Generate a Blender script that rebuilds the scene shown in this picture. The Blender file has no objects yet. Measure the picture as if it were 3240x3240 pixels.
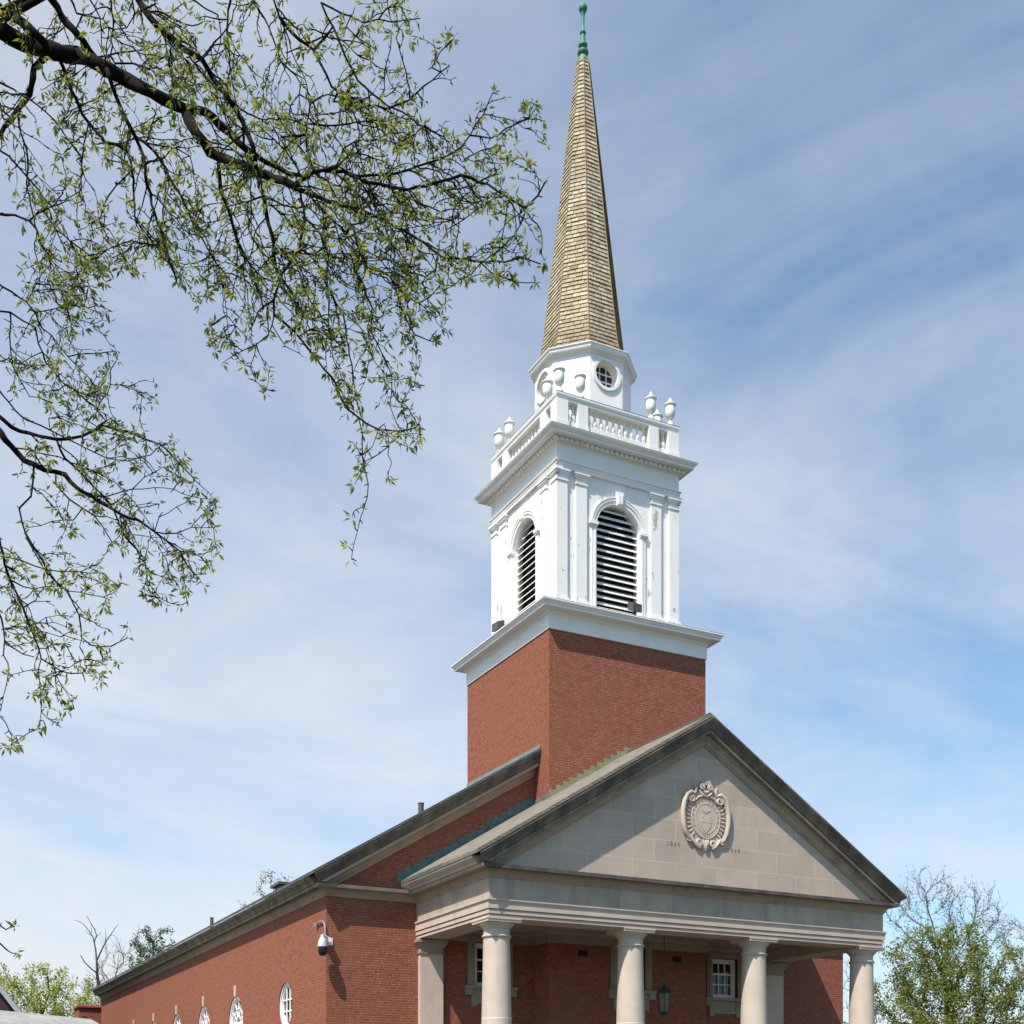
import bpy, bmesh, math, random
import numpy as np
from mathutils import Vector, Matrix

# ------------------------------------------------------------------ scene, camera, light
scene = bpy.context.scene
COL = scene.collection
R = math.radians
ZO = 1.6                      # eye height: builders work in heights relative to the eye
F_PX, U0, V0, TH = 3930.17, 1620.0, 3502.98, 0.4762      # camera of the photograph (3240 px frame)
CT, ST = math.cos(TH), math.sin(TH)

cam_d = bpy.data.cameras.new('camera')
cam = bpy.data.objects.new('camera', cam_d); COL.objects.link(cam)
cam.location = (0, 0, ZO); cam.rotation_euler = (R(90), 0, -TH)
cam_d.sensor_width = 36; cam_d.lens = F_PX / 3240 * 36
cam_d.shift_y = (V0 - 1620) / 3240
cam_d.clip_start = 0.1; cam_d.clip_end = 2000
scene.camera = cam

SUN_TRAVEL = Vector((1.75, 1.0, -2.95)).normalized()
sun_d = bpy.data.lights.new('sun', 'SUN'); sun = bpy.data.objects.new('sun', sun_d); COL.objects.link(sun)
sun_d.energy = 5.0; sun_d.angle = R(0.53); sun_d.color = (1.0, 0.95, 0.87)
sun.rotation_euler = SUN_TRAVEL.to_track_quat('-Z', 'Y').to_euler(); sun.location = (-40, -25, 60)

world = bpy.data.worlds.new('World'); scene.world = world; world.use_nodes = True
wt = world.node_tree; wn = wt.nodes; wl = wt.links; wn.clear()
def wnode(t, **k):
    n = wn.new(t)
    for a, b in k.items(): setattr(n, a, b)
    return n
def wmath(op, a, b=None, clamp=False):
    n = wnode('ShaderNodeMath', operation=op, use_clamp=clamp)
    for i, x in enumerate((a, b)):
        if x is None: continue
        if isinstance(x, (int, float)): n.inputs[i].default_value = x
        else: wl.new(x, n.inputs[i])
    return n.outputs[0]
sky = wnode('ShaderNodeTexSky', sky_type='NISHITA'); sky.sun_disc = False
sky.sun_elevation = math.asin(-SUN_TRAVEL.z); sky.sun_rotation = math.atan2(-SUN_TRAVEL.x, -SUN_TRAVEL.y)
sky.air_density = 1.0; sky.dust_density = 1.0; sky.ozone_density = 1.0; sky.altitude = 250
tc = wnode('ShaderNodeTexCoord'); sp = wnode('ShaderNodeSeparateXYZ'); wl.new(tc.outputs['Generated'], sp.inputs[0])
dx, dy, dz = sp.outputs
den = wmath('ADD', wmath('MAXIMUM', dz, 0.0), 0.22)
cmb = wnode('ShaderNodeCombineXYZ'); wl.new(wmath('DIVIDE', dx, den), cmb.inputs[0]); wl.new(wmath('DIVIDE', dy, den), cmb.inputs[1])
def wnoise(scale, rot, sc, det, rough, dist, off=(0, 0, 0)):
    m = wnode('ShaderNodeMapping'); m.inputs['Rotation'].default_value = (0, 0, rot); m.inputs['Scale'].default_value = sc
    m.inputs['Location'].default_value = off
    wl.new(cmb.outputs[0], m.inputs['Vector'])
    n = wnode('ShaderNodeTexNoise'); wl.new(m.outputs[0], n.inputs['Vector'])
    n.inputs['Scale'].default_value = scale; n.inputs['Detail'].default_value = det
    n.inputs['Roughness'].default_value = rough; n.inputs['Distortion'].default_value = dist
    return n.outputs['Fac']
big = wnoise(1.05, R(-25), (1.0, 1.35, 1), 6, 0.56, 0.9, (3.1, 1.7, 0))
fine = wnoise(3.4, R(-30), (1.0, 1.25, 1), 10, 0.62, 0.7, (0.4, 5.2, 0))
# thin cloud veil: broad patches broken by wisps, thicker towards the horizon
left = wmath('SUBTRACT', wmath('MULTIPLY', dy, ST), wmath('MULTIPLY', dx, CT))       # + towards the north-west
veil = wmath('ADD', wmath('MULTIPLY', big, 1.45), wmath('MULTIPLY', fine, 0.34))
veil = wmath('ADD', veil, wmath('MULTIPLY', left, 0.42))
high = wmath('MULTIPLY', wmath('SUBTRACT', dz, 0.50), 6.0, clamp=True)        # a second thin sheet overhead
veil = wmath('ADD', veil, wmath('MULTIPLY', high, 0.24))
low = wmath('POWER', wmath('SUBTRACT', 1.0, wmath('MAXIMUM', dz, 0.0)), 3.0)
veil = wmath('ADD', veil, wmath('MULTIPLY', low, 0.50))
veil = wmath('MULTIPLY', wmath('SUBTRACT', veil, 0.71), 1.35, clamp=True)
veil = wmath('ADD', wmath('MULTIPLY', veil, 0.80), 0.11)
ahead = wmath('ADD', wmath('MULTIPLY', dx, ST), wmath('MULTIPLY', dy, CT))       # cirrus kept ahead only; unseen sky behind cleared to dim the fill light
veil = wmath('MULTIPLY', veil, wmath('MULTIPLY', wmath('ADD', ahead, 0.55), 1.6, clamp=True))
mixw = wnode('ShaderNodeMix', data_type='RGBA'); wl.new(veil, mixw.inputs['Factor'])
tint = wnode('ShaderNodeMix', data_type='RGBA', blend_type='MULTIPLY'); tint.inputs['Factor'].default_value = 1.0
wl.new(sky.outputs[0], tint.inputs['A']); tint.inputs['B'].default_value = (0.84, 1.05, 1.12, 1)
wl.new(tint.outputs['Result'], mixw.inputs['A']); mixw.inputs['B'].default_value = (4.95, 5.15, 5.45, 1)
bg = wnode('ShaderNodeBackground'); bg.inputs['Strength'].default_value = 0.122
wl.new(mixw.outputs['Result'], bg.inputs['Color'])
wo = wnode('ShaderNodeOutputWorld'); wl.new(bg.outputs[0], wo.inputs[0])

vs = scene.view_settings
vs.view_transform = 'Standard'; vs.look = 'None'; vs.exposure = 0.46; vs.gamma = 1.0; vs.use_curve_mapping = False
scene.render.resolution_x = 1024; scene.render.resolution_y = 1024

# ------------------------------------------------------------------ helpers
rng = random.Random(7)
def tag(o, label=None, cat=None, group=None, kind=None):
    for k, v in (('label', label), ('category', cat), ('group', group), ('kind', kind)):
        if v: o[k] = v
    return o
def thing(name, loc, label, cat, group=None):
    o = bpy.data.objects.new(name, None); COL.objects.link(o)
    o.location = loc; o.empty_display_size = 0.3
    return tag(o, label, cat, group)
def root_loc(p):
    v = Vector((0, 0, 0))
    while p is not None: v += p.location; p = p.parent
    return v
class MB:
    """collects geometry (heights relative to the eye) and links it as ONE mesh object"""
    def __init__(s): s.v = []; s.f = []; s.mi = None
    def add(s, vs, fs):
        n = len(s.v); s.v += [tuple(p) for p in vs]; s.f += [tuple(i + n for i in f) for f in fs]; return s
    def box(s, x0, x1, y0, y1, z0, z1):
        return s.add([(x0,y0,z0),(x1,y0,z0),(x1,y1,z0),(x0,y1,z0),(x0,y0,z1),(x1,y0,z1),(x1,y1,z1),(x0,y1,z1)],
                     [(0,3,2,1),(4,5,6,7),(0,1,5,4),(1,2,6,5),(2,3,7,6),(3,0,4,7)])
    def prism(s, poly, fn, d0, d1):
        """closed prism: poly of (a,z), fn(a,z,d) -> xyz, from depth d0 to d1"""
        n = len(poly)
        vs = [fn(a, z, d0) for a, z in poly] + [fn(a, z, d1) for a, z in poly]
        return s.add(vs, [tuple(range(n)), tuple(range(2*n-1, n-1, -1))] + [(i, (i+1) % n, n+(i+1) % n, n+i) for i in range(n)])
    def strip(s, a, b, closed=True):
        n = len(a)
        return s.add(list(a)+list(b), [(i, (i+1) % n, n+(i+1) % n, n+i) for i in range(n if closed else n-1)])
    def lathe(s, prof, cx, cy, seg=24):
        k = len(prof); vs = []
        for r, z in prof:
            for i in range(seg):
                t = 2*math.pi*i/seg; vs.append((cx+r*math.cos(t), cy+r*math.sin(t), z))
        fs = [(j*seg+i, j*seg+(i+1) % seg, (j+1)*seg+(i+1) % seg, (j+1)*seg+i) for j in range(k-1) for i in range(seg)]
        fs += [tuple(range(seg-1, -1, -1)), tuple(range((k-1)*seg, k*seg))]
        return s.add(vs, fs)
    def sweep(s, prof, path, closed=False, cap=True, only=None):
        """prof of (out, z) carried along a plan path with mitred corners; out is to the right of travel"""
        n = len(path); k = len(prof); offs = []
        for i in range(n):
            ds = []
            if closed or i > 0: a, b = path[i-1], path[i]; ds.append((a, b))
            if closed or i < n-1: a, b = path[i], path[(i+1) % n]; ds.append((a, b))
            ns = []
            for a, b in ds:
                L = math.hypot(b[0]-a[0], b[1]-a[1]); ns.append(((b[1]-a[1])/L, -(b[0]-a[0])/L))
            if len(ns) == 1: offs.append(ns[0])
            else:
                q = 1 + ns[0][0]*ns[1][0] + ns[0][1]*ns[1][1]
                offs.append(((ns[0][0]+ns[1][0])/q, (ns[0][1]+ns[1][1])/q))
        if only is not None and not closed:          # one run of the path, mitred against its neighbours
            i = only[0]; path = path[i:i+2]; offs = offs[i:i+2]; n = 2; only = None
        vs = [(path[i][0]+o*offs[i][0], path[i][1]+o*offs[i][1], z) for i in range(n) for o, z in prof]
        fs = []
        for i in range(n if closed else n-1):
            j = (i+1) % n
            if only is not None and i not in only: continue
            for q in range(k-1): fs.append((i*k+q, j*k+q, j*k+q+1, i*k+q+1))
        if cap and not closed and only is None: fs += [tuple(range(k)), tuple(range(n*k-1, (n-1)*k-1, -1))]
        return s.add(vs, fs)
    def tube(s, pts, rad, sides=6, cap=True):
        pts = [Vector(p) for p in pts]; n = len(pts)
        if n < 2: return s
        t = [(pts[min(i+1, n-1)]-pts[max(i-1, 0)]).normalized() for i in range(n)]
        u = t[0].orthogonal().normalized(); vs = []
        for i in range(n):
            u = (u - t[i]*u.dot(t[i]))
            u = u.normalized() if u.length > 1e-6 else t[i].orthogonal().normalized()
            w = t[i].cross(u); r = rad[i] if hasattr(rad, '__len__') else rad
            for q in range(sides):
                a = 2*math.pi*q/sides; vs.append(pts[i] + u*(r*math.cos(a)) + w*(r*math.sin(a)))
        fs = [(i*sides+q, i*sides+(q+1) % sides, (i+1)*sides+(q+1) % sides, (i+1)*sides+q) for i in range(n-1) for q in range(sides)]
        if cap: fs += [tuple(range(sides-1, -1, -1)), tuple(range((n-1)*sides, n*sides))]
        return s.add(vs, fs)
    def holed(s, outer, holes, fn):
        """planar face with holes; outer / holes are lists of (a,z), fn(a,z,0) -> xyz"""
        bm = bmesh.new(); es = []
        for loop in [outer] + list(holes):
            vv = [bm.verts.new((a, z, 0)) for a, z in loop]
            es += [bm.edges.new((vv[i], vv[(i+1) % len(vv)])) for i in range(len(vv))]
        bmesh.ops.triangle_fill(bm, use_beauty=True, use_dissolve=False, edges=es, normal=(0, 0, 1))
        bm.verts.index_update()
        s.add([fn(v.co.x, v.co.y, 0) for v in bm.verts], [tuple(v.index for v in f.verts) for f in bm.faces])
        bm.free(); return s
    def build(s, name, mat, parent=None, smooth=False, recalc=True):
        me = bpy.data.meshes.new(name)
        o0 = root_loc(parent)
        me.from_pydata([(x-o0.x, y-o0.y, z+ZO-o0.z) for x, y, z in s.v], [], s.f)
        if recalc:
            bm = bmesh.new(); bm.from_mesh(me); bmesh.ops.recalc_face_normals(bm, faces=bm.faces); bm.to_mesh(me); bm.free()
        me.materials.append(mat)
        if smooth:
            me.polygons.foreach_set('use_smooth', [True]*len(me.polygons))
            if smooth is True: me.set_sharp_from_angle(angle=R(38))
        if s.mi:
            at = me.attributes.new('tint', 'FLOAT', 'FACE'); at.data.foreach_set('value', s.mi)
        me.update()
        o = bpy.data.objects.new(name, me); COL.objects.link(o)
        if parent is not None: o.parent = parent
        return o
def arc(cx, cz, r, a0, a1, n): return [(cx+r*math.cos(R(a0+(a1-a0)*i/n)), cz+r*math.sin(R(a0+(a1-a0)*i/n))) for i in range(n+1)]
def circle(cx, cz, r, n=40): return arc(cx, cz, r, 0, 360, n)[:-1]
def arch(cx, hw, zb, zs, n=20): return [(cx-hw, zb), (cx+hw, zb)] + arc(cx, zs, hw, 0, 180, n)

# ------------------------------------------------------------------ materials
class NT:
    def __init__(s, name, rough=0.8, spec=0.3):
        s.m = bpy.data.materials.new(name); s.m.use_nodes = True; s.t = s.m.node_tree; s.n = s.t.nodes
        s.b = s.n['Principled BSDF']; s.b.inputs['Roughness'].default_value = rough
        s.b.inputs['Specular IOR Level'].default_value = spec
    def node(s, t, **k):
        n = s.n.new(t)
        for a, b in k.items(): setattr(n, a, b)
        return n
    def put(s, x, inp):
        if isinstance(x, (int, float)): inp.default_value = x
        elif isinstance(x, tuple): inp.default_value = x if len(x) == 4 or inp.type == 'VECTOR' else (*x, 1)
        else: s.t.links.new(x, inp)
    def math(s, op, a, b=None, clamp=False):
        n = s.node('ShaderNodeMath', operation=op, use_clamp=clamp); s.put(a, n.inputs[0])
        if b is not None: s.put(b, n.inputs[1])
        return n.outputs[0]
    def mix(s, f, a, b, mode='MIX'):
        n = s.node('ShaderNodeMix', data_type='RGBA', blend_type=mode)
        s.put(f, n.inputs['Factor']); s.put(a, n.inputs['A']); s.put(b, n.inputs['B']); return n.outputs['Result']
    def geo(s): return s.node('ShaderNodeNewGeometry')
    def noise(s, scale, det=4, rough=0.55, vec=None, dist=0.0, sc=None):
        n = s.node('ShaderNodeTexNoise'); n.inputs['Scale'].default_value = scale; n.inputs['Detail'].default_value = det
        n.inputs['Roughness'].default_value = rough; n.inputs['Distortion'].default_value = dist
        v = vec if vec is not None else s.geo().outputs['Position']
        if sc:
            m = s.node('ShaderNodeMapping'); m.inputs['Scale'].default_value = sc; s.put(v, m.inputs['Vector']); v = m.outputs[0]
        s.put(v, n.inputs['Vector']); return n.outputs['Fac']
    def ramp(s, f, lo, hi):
        n = s.node('ShaderNodeMapRange'); n.inputs['From Min'].default_value = lo; n.inputs['From Max'].default_value = hi
        s.put(f, n.inputs['Value']); return n.outputs[0]
    def wallvec(s, off=(0, 0)):
        """(along the wall, height) from world position, whichever way the wall faces"""
        g = s.geo(); p = s.node('ShaderNodeSeparateXYZ'); s.put(g.outputs['Position'], p.inputs[0])
        q = s.node('ShaderNodeSeparateXYZ'); s.put(g.outputs['True Normal'], q.inputs[0])
        side = s.math('GREATER_THAN', s.math('ABSOLUTE', q.outputs[0]), 0.7)
        u = s.math('ADD', s.math('MULTIPLY', p.outputs[1], side), s.math('MULTIPLY', p.outputs[0], s.math('SUBTRACT', 1.0, side)))
        c = s.node('ShaderNodeCombineXYZ'); s.put(s.math('ADD', u, off[0]), c.inputs[0]); s.put(s.math('ADD', p.outputs[2], off[1]), c.inputs[1])
        return c.outputs[0]
    def bump(s, h, strength=0.3, dist=0.01):
        n = s.node('ShaderNodeBump'); n.inputs['Strength'].default_value = strength; n.inputs['Distance'].default_value = dist
        s.put(h, n.inputs['Height']); s.put(n.outputs[0], s.b.inputs['Normal'])
    def color(s, c): s.put(c, s.b.inputs['Base Color']); return s.m

def mat_brick(name, base=(0.255, 0.068, 0.037), mortar=(0.45, 0.315, 0.225)):
    t = NT(name, 0.9, 0.2); v = t.wallvec()
    b = t.node('ShaderNodeTexBrick'); t.put(v, b.inputs['Vector'])
    b.offset = 0.5; b.offset_frequency = 2; b.squash = 0.5; b.squash_frequency = 6
    b.inputs['Scale'].default_value = 1.0; b.inputs['Mortar Size'].default_value = 0.0068; b.inputs['Mortar Smooth'].default_value = 0.25
    b.inputs['Brick Width'].default_value = 0.228; b.inputs['Row Height'].default_value = 0.0692
    b.inputs['Color1'].default_value = (*base, 1); b.inputs['Color2'].default_value = (base[0]*0.60, base[1]*0.74, base[2]*0.95, 1)
    b.inputs['Bias'].default_value = -0.25
    patch = t.noise(7.0, 6, 0.7); m = t.mix(t.ramp(patch, 0.40, 0.66), (base[0]*1.0, base[1]*1.25, base[2]*1.2), mortar)
    t.put(m, b.inputs['Mortar'])
    big = t.ramp(t.noise(0.8, 6, 0.65), 0.35, 0.7)
    c = t.mix(t.math('MULTIPLY', big, 0.6), b.outputs['Color'], (base[0]*0.95, base[1]*1.35, base[2]*1.5))
    c = t.mix(t.math('MULTIPLY', t.ramp(t.noise(16, 3, 0.6), 0.45, 0.8), 0.35), c, (base[0]*0.6, base[1]*0.8, base[2]*1.0))
    t.bump(t.math('ADD', t.math('MULTIPLY', b.outputs['Fac'], -1.0), t.math('MULTIPLY', t.noise(60, 3), 0.5)), 0.5, 0.006)
    return t.color(c)
def mat_stone(name, base, dark=None, ochre=None, dark_amt=(0.5, 0.7), streak=False, joints=None):
    t = NT(name, 0.85, 0.25)
    c = t.mix(t.ramp(t.noise(1.7, 6, 0.6), 0.3, 0.7), base, tuple(x*0.84 for x in base))
    c = t.mix(t.math('MULTIPLY', t.ramp(t.noise(45, 3, 0.6), 0.45, 0.75), 0.25), c, tuple(x*0.68 for x in base))
    if ochre: c = t.mix(t.math('MULTIPLY', t.ramp(t.noise(2.3, 4, 0.6, sc=(1, 1, 0.5)), 0.5, 0.68), 0.7), c, ochre)
    if dark:
        n = t.noise(1.5, 7, 0.66, sc=(1.4, 1.4, 0.28) if streak else (1, 1, 1), dist=0.3)
        c = t.mix(t.math('MULTIPLY', t.ramp(n, *dark_amt), 0.9), c, dark)
    if joints:
        w, h, ox, oz, jc = joints
        b = t.node('ShaderNodeTexBrick'); t.put(t.wallvec((ox, oz)), b.inputs['Vector'])
        b.inputs['Scale'].default_value = 1.0; b.inputs['Mortar Size'].default_value = 0.0052; b.inputs['Mortar Smooth'].default_value = 0.3
        b.inputs['Brick Width'].default_value = w; b.inputs['Row Height'].default_value = h
        b.inputs['Color1'].default_value = (1, 1, 1, 1); b.inputs['Color2'].default_value = (0.86, 0.87, 0.88, 1); b.inputs['Mortar'].default_value = (1, 1, 1, 1)
        c = t.mix(1.0, c, b.outputs['Color'], 'MULTIPLY')
        jn = t.ramp(t.noise(1.3, 3, 0.6), 0.30, 0.55)
        c = t.mix(t.math('MULTIPLY', b.outputs['Fac'], jn), c, jc)
    t.bump(t.noise(70, 4, 0.6), 0.25, 0.006)
    return t.color(c)
def mat_plain(name, col, rough=0.6, var=0.15, scale=6, metal=0.0, spec=0.4):
    t = NT(name, rough, spec); t.b.inputs['Metallic'].default_value = metal
    return t.color(t.mix(t.ramp(t.noise(scale, 5, 0.6), 0.3, 0.7), col, tuple(x*(1-var) for x in col)))
def mat_paint(name, col=(0.825, 0.79, 0.765), flake=True):
    t = NT(name, 0.55, 0.35)
    c = t.mix(t.ramp(t.noise(2.2, 6, 0.65, sc=(1, 1, 0.45)), 0.35, 0.75), col, tuple(x*0.90 for x in col))
    if flake:
        f = t.math('GREATER_THAN', t.noise(2.6, 8, 0.66, sc=(1.7, 1.7, 0.65), dist=0.5), 0.632)
        c = t.mix(f, c, (0.42, 0.40, 0.37))
        g = t.math('GREATER_THAN', t.noise(9.0, 5, 0.6, sc=(2.2, 2.2, 0.25)), 0.66)
        c = t.mix(t.math('MULTIPLY', g, 0.5), c, (0.50, 0.48, 0.45))
    t.bump(t.noise(25, 4, 0.6, sc=(1, 1, 0.3)), 0.12, 0.004)
    return t.color(c)
def mat_roof(name, base, w=0.28, h=0.14, dark=0.5):
    t = NT(name, 0.9, 0.2); g = t.geo(); p = t.node('ShaderNodeSeparateXYZ'); t.put(g.outputs['Position'], p.inputs[0])
    c = t.node('ShaderNodeCombineXYZ'); t.put(p.outputs[1], c.inputs[0]); t.put(t.math('MULTIPLY', p.outputs[2], 1.9), c.inputs[1])
    b = t.node('ShaderNodeTexBrick'); t.put(c.outputs[0], b.inputs['Vector'])
    b.inputs['Scale'].default_value = 1; b.inputs['Mortar Size'].default_value = 0.012; b.inputs['Brick Width'].default_value = w; b.inputs['Row Height'].default_value = h
    b.inputs['Color1'].default_value = (*base, 1); b.inputs['Color2'].default_value = (*[x*0.66 for x in base], 1); b.inputs['Mortar'].default_value = (*[x*dark for x in base], 1)
    k = t.mix(t.math('MULTIPLY', t.ramp(t.noise(3.5, 6, 0.7), 0.35, 0.7), 0.5), b.outputs['Color'], tuple(x*1.25 for x in base))
    t.bump(t.math('MULTIPLY', b.outputs['Fac'], -1.0), 0.6, 0.012)
    return t.color(k)
def mat_leaf(name, a, b, c=None, trans=0.35):
    t = NT(name, 0.5, 0.25)
    at = t.node('ShaderNodeAttribute', attribute_name='tint')
    k = t.mix(t.ramp(at.outputs['Fac'], 0.0, 0.6), a, b)
    if c: k = t.mix(t.ramp(at.outputs['Fac'], 0.75, 1.0), k, c)
    t.color(k)
    tr = t.node('ShaderNodeBsdfTranslucent'); t.put(k, tr.inputs['Color'])
    mx = t.node('ShaderNodeMixShader'); mx.inputs[0].default_value = trans
    out = t.n['Material Output']; t.t.links.new(t.b.outputs[0], mx.inputs[1]); t.t.links.new(tr.outputs[0], mx.inputs[2])
    t.t.links.new(mx.outputs[0], out.inputs['Surface']); return t.m
def mat_bark(name, col):
    t = NT(name, 0.95, 0.1)
    c = t.mix(t.ramp(t.noise(9, 6, 0.7, sc=(1, 1, 0.35)), 0.35, 0.7), col, tuple(x*0.45 for x in col))
    t.bump(t.noise(30, 5, 0.7, sc=(1, 1, 0.3)), 0.6, 0.01); return t.color(c)
def mat_glass(name, col=(0.012, 0.014, 0.016)):
    t = NT(name, 0.06, 0.5); return t.color(col)

STONE = (0.535, 0.43, 0.345)
M = dict(
    brick=mat_brick('red_brick'),
    stone=mat_stone('limestone', STONE, dark=(0.27, 0.235, 0.18), dark_amt=(0.56, 0.85), streak=True),
    frieze=mat_stone('frieze_limestone', (0.49, 0.388, 0.305), dark=(0.26, 0.205, 0.16), dark_amt=(0.50, 0.85), streak=True, ochre=(0.38, 0.30, 0.19), joints=(1.60, 5.0, 0.35, 0.0, (0.55, 0.50, 0.42))),
    column=mat_stone('column_limestone', (0.555, 0.452, 0.362), dark=(0.33, 0.275, 0.21), dark_amt=(0.54, 0.82), streak=True), carved=mat_stone('carved_limestone', (0.30, 0.25, 0.20)),
    tymp=mat_stone('ashlar_limestone', (0.51, 0.40, 0.318), joints=(1.355, 0.5765, 0.0, 0.0, (0.62, 0.57, 0.50))),
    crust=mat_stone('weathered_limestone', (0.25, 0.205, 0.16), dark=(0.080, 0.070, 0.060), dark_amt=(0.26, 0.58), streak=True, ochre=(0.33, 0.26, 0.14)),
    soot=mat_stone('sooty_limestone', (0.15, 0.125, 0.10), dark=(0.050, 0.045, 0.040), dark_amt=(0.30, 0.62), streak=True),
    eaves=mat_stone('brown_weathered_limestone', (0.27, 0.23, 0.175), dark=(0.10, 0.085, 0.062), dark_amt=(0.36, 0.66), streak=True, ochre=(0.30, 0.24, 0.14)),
    bed=mat_stone('ochre_stained_limestone', (0.38, 0.30, 0.225), dark=(0.11, 0.09, 0.07), dark_amt=(0.52, 0.80), ochre=(0.40, 0.27, 0.13)),
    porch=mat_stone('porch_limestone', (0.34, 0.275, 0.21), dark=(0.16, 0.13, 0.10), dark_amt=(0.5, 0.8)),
    paint=mat_paint('white_paint'), paint_trim=mat_paint('white_trim_paint', (0.815, 0.78, 0.75), False),
    roof=mat_roof('grey_slate', (0.21, 0.185, 0.148), 0.3, 0.16, 0.3), nroof=mat_roof('dark_slate', (0.10, 0.10, 0.10)),
    hroof=mat_roof('pale_grey_shingle', (0.40, 0.40, 0.37), 0.9, 0.24, 0.72),
    copper=mat_plain('green_copper', (0.11, 0.19, 0.17), 0.7, 0.45, 5), greycopper=mat_plain('pale_grey_copper', (0.21, 0.265, 0.245), 0.7, 0.35, 5), lichen=mat_plain('mossy_copper', (0.25, 0.275, 0.155), 0.8, 0.35, 7),
    verdigris=mat_plain('bright_verdigris', (0.085, 0.26, 0.165), 0.55, 0.45, 9),
    lead=mat_plain('dull_lead_grey', (0.15, 0.16, 0.115), 0.6, 0.3, 5),
    slab=None, glass=mat_glass('dark_glass'), dark=mat_plain('dark_void', (0.012, 0.011, 0.012), 0.9),
    metal=mat_plain('grey_metal', (0.42, 0.42, 0.42), 0.4, 0.15, 8, 0.6), silver=mat_plain('silver_housing', (0.62, 0.63, 0.65), 0.35, 0.08, 8, 0.3),
    black=mat_plain('black_plastic', (0.010, 0.010, 0.011), 0.25), grey=mat_plain('grey_enamel', (0.085, 0.085, 0.08), 0.5, 0.25),
    lantern=mat_plain('green_bronze', (0.055, 0.075, 0.062), 0.55, 0.4, 14, 0.3),
    lens=mat_plain('floodlight_glass', (0.30, 0.32, 0.33), 0.15, 0.1),
    pane=mat_plain('amber_lantern_glass', (0.20, 0.165, 0.10), 0.2, 0.3),
    coping=mat_plain('red_clay_coping', (0.26, 0.06, 0.035), 0.6, 0.3), verge=mat_plain('pale_verge_board', (0.42, 0.42, 0.46), 0.6),
    plum=mat_plain('dark_plum_siding', (0.045, 0.022, 0.030), 0.7, 0.2),
    grass=mat_plain('lawn', (0.035, 0.05, 0.018), 0.9, 0.5, 3), paving=mat_plain('dark_paving', (0.09, 0.08, 0.07), 0.85, 0.2, 2),
    bark=mat_bark('dark_bark', (0.017, 0.014, 0.011)), greybark=mat_bark('grey_bark', (0.10, 0.085, 0.08)), palebark=mat_bark('brown_grey_twigs', (0.16, 0.125, 0.115)),
    leaf=mat_leaf('young_locust_leaf', (0.12, 0.17, 0.022), (0.30, 0.33, 0.060), (0.50, 0.45, 0.09), trans=0.5),
    leaf_l=mat_leaf('spring_maple_leaf', (0.16, 0.24, 0.03), (0.40, 0.42, 0.075), (0.50, 0.45, 0.10)),
    leaf_d=mat_leaf('fresh_green_leaf', (0.04, 0.075, 0.02), (0.10, 0.16, 0.05), (0.17, 0.21, 0.09)),
    leaf_r=mat_leaf('olive_and_green_leaf', (0.11, 0.21, 0.03), (0.25, 0.265, 0.06), (0.36, 0.28, 0.11), trans=0.5),
    bud=mat_leaf('reddish_bud', (0.15, 0.10, 0.07), (0.20, 0.17, 0.09), (0.26, 0.22, 0.15)),
    bloom=mat_leaf('greyish_blossom', (0.16, 0.16, 0.08), (0.30, 0.27, 0.17), (0.5, 0.45, 0.33)),
)
def slab_mat():
    t = NT('tan_spire_shingle', 0.85, 0.2); at = t.node('ShaderNodeAttribute', attribute_name='tint')
    c = t.mix(at.outputs['Fac'], (0.25, 0.20, 0.125), (0.52, 0.445, 0.32))
    c = t.mix(t.math('MULTIPLY', t.ramp(t.noise(9, 5, 0.65), 0.45, 0.75), 0.5), c, (0.26, 0.19, 0.09))
    c = t.mix(t.math('MULTIPLY', t.ramp(t.noise(1.6, 6, 0.65, sc=(1.5, 1.5, 0.3)), 0.46, 0.72), 0.55), c, (0.19, 0.145, 0.085))
    z = t.node('ShaderNodeSeparateXYZ'); t.put(t.geo().outputs['Position'], z.inputs[0])     # moss on the lowest courses
    c = t.mix(t.math('MULTIPLY', t.ramp(t.math('ADD', z.outputs[2], t.math('MULTIPLY', t.noise(3, 4), -1.0)), 25.3, 24.3), 0.6), c, (0.15, 0.105, 0.055)); return t.color(c)
M['slab'] = slab_mat()
# ------------------------------------------------------------------ ground
def structure(name, mb, m): return tag(mb.build(name, m), kind='structure')
structure('ground', MB().add([(-600,-600,-ZO),(600,-600,-ZO),(600,600,-ZO),(-600,600,-ZO)], [(0,1,2,3)]), M['grass'])
structure('bounce_forecourt', MB().box(-8, 60, 12, 40, -ZO-0.3, -ZO+0.02), M['paving'])  # unseen paving added to cut the lawn's green bounce, dark to dim the portico
structure('path', MB().box(17.6, 22.2, -40, 11.99, -ZO-0.3, -ZO+0.02), M['paving'])

# ------------------------------------------------------------------ church: plan
CX, CY = 19.876, 33.672            # centre of the tower
TW = 2.725                         # half width of the tower shaft
YP, HP = 27.308, 6.417             # portico front plane, half width
YN, HN, YE = 31.88, 9.04, 68.5     # nave front plane, half width, far end
XL, XR_ = CX-HP, CX+HP
NL, NR = CX-HN, CX+HN
GZ = -ZO
SL, A0 = 0.615, 10.366             # pediment slope and height of its lip at the apex
NSL = 0.605
church = thing('brick_church', (CX, YP, 0), 'red brick church with white steeple and limestone columned portico', 'church')
FN = lambda a, z, d: (CX+a, YN+d, z)             # nave front wall
FT = lambda a, z, d: (CX+a, CY-TW+d, z)          # tower front wall
FS = lambda a, z, d: (NL+d, a, z)                # nave side wall (a runs along Y)
FP = lambda a, z, d: (CX+a, YP+d, z)             # pediment plane
def reveal(mb, loop, fn, d): mb.strip([fn(a, z, 0) for a, z in loop], [fn(a, z, d) for a, z in loop])

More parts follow.
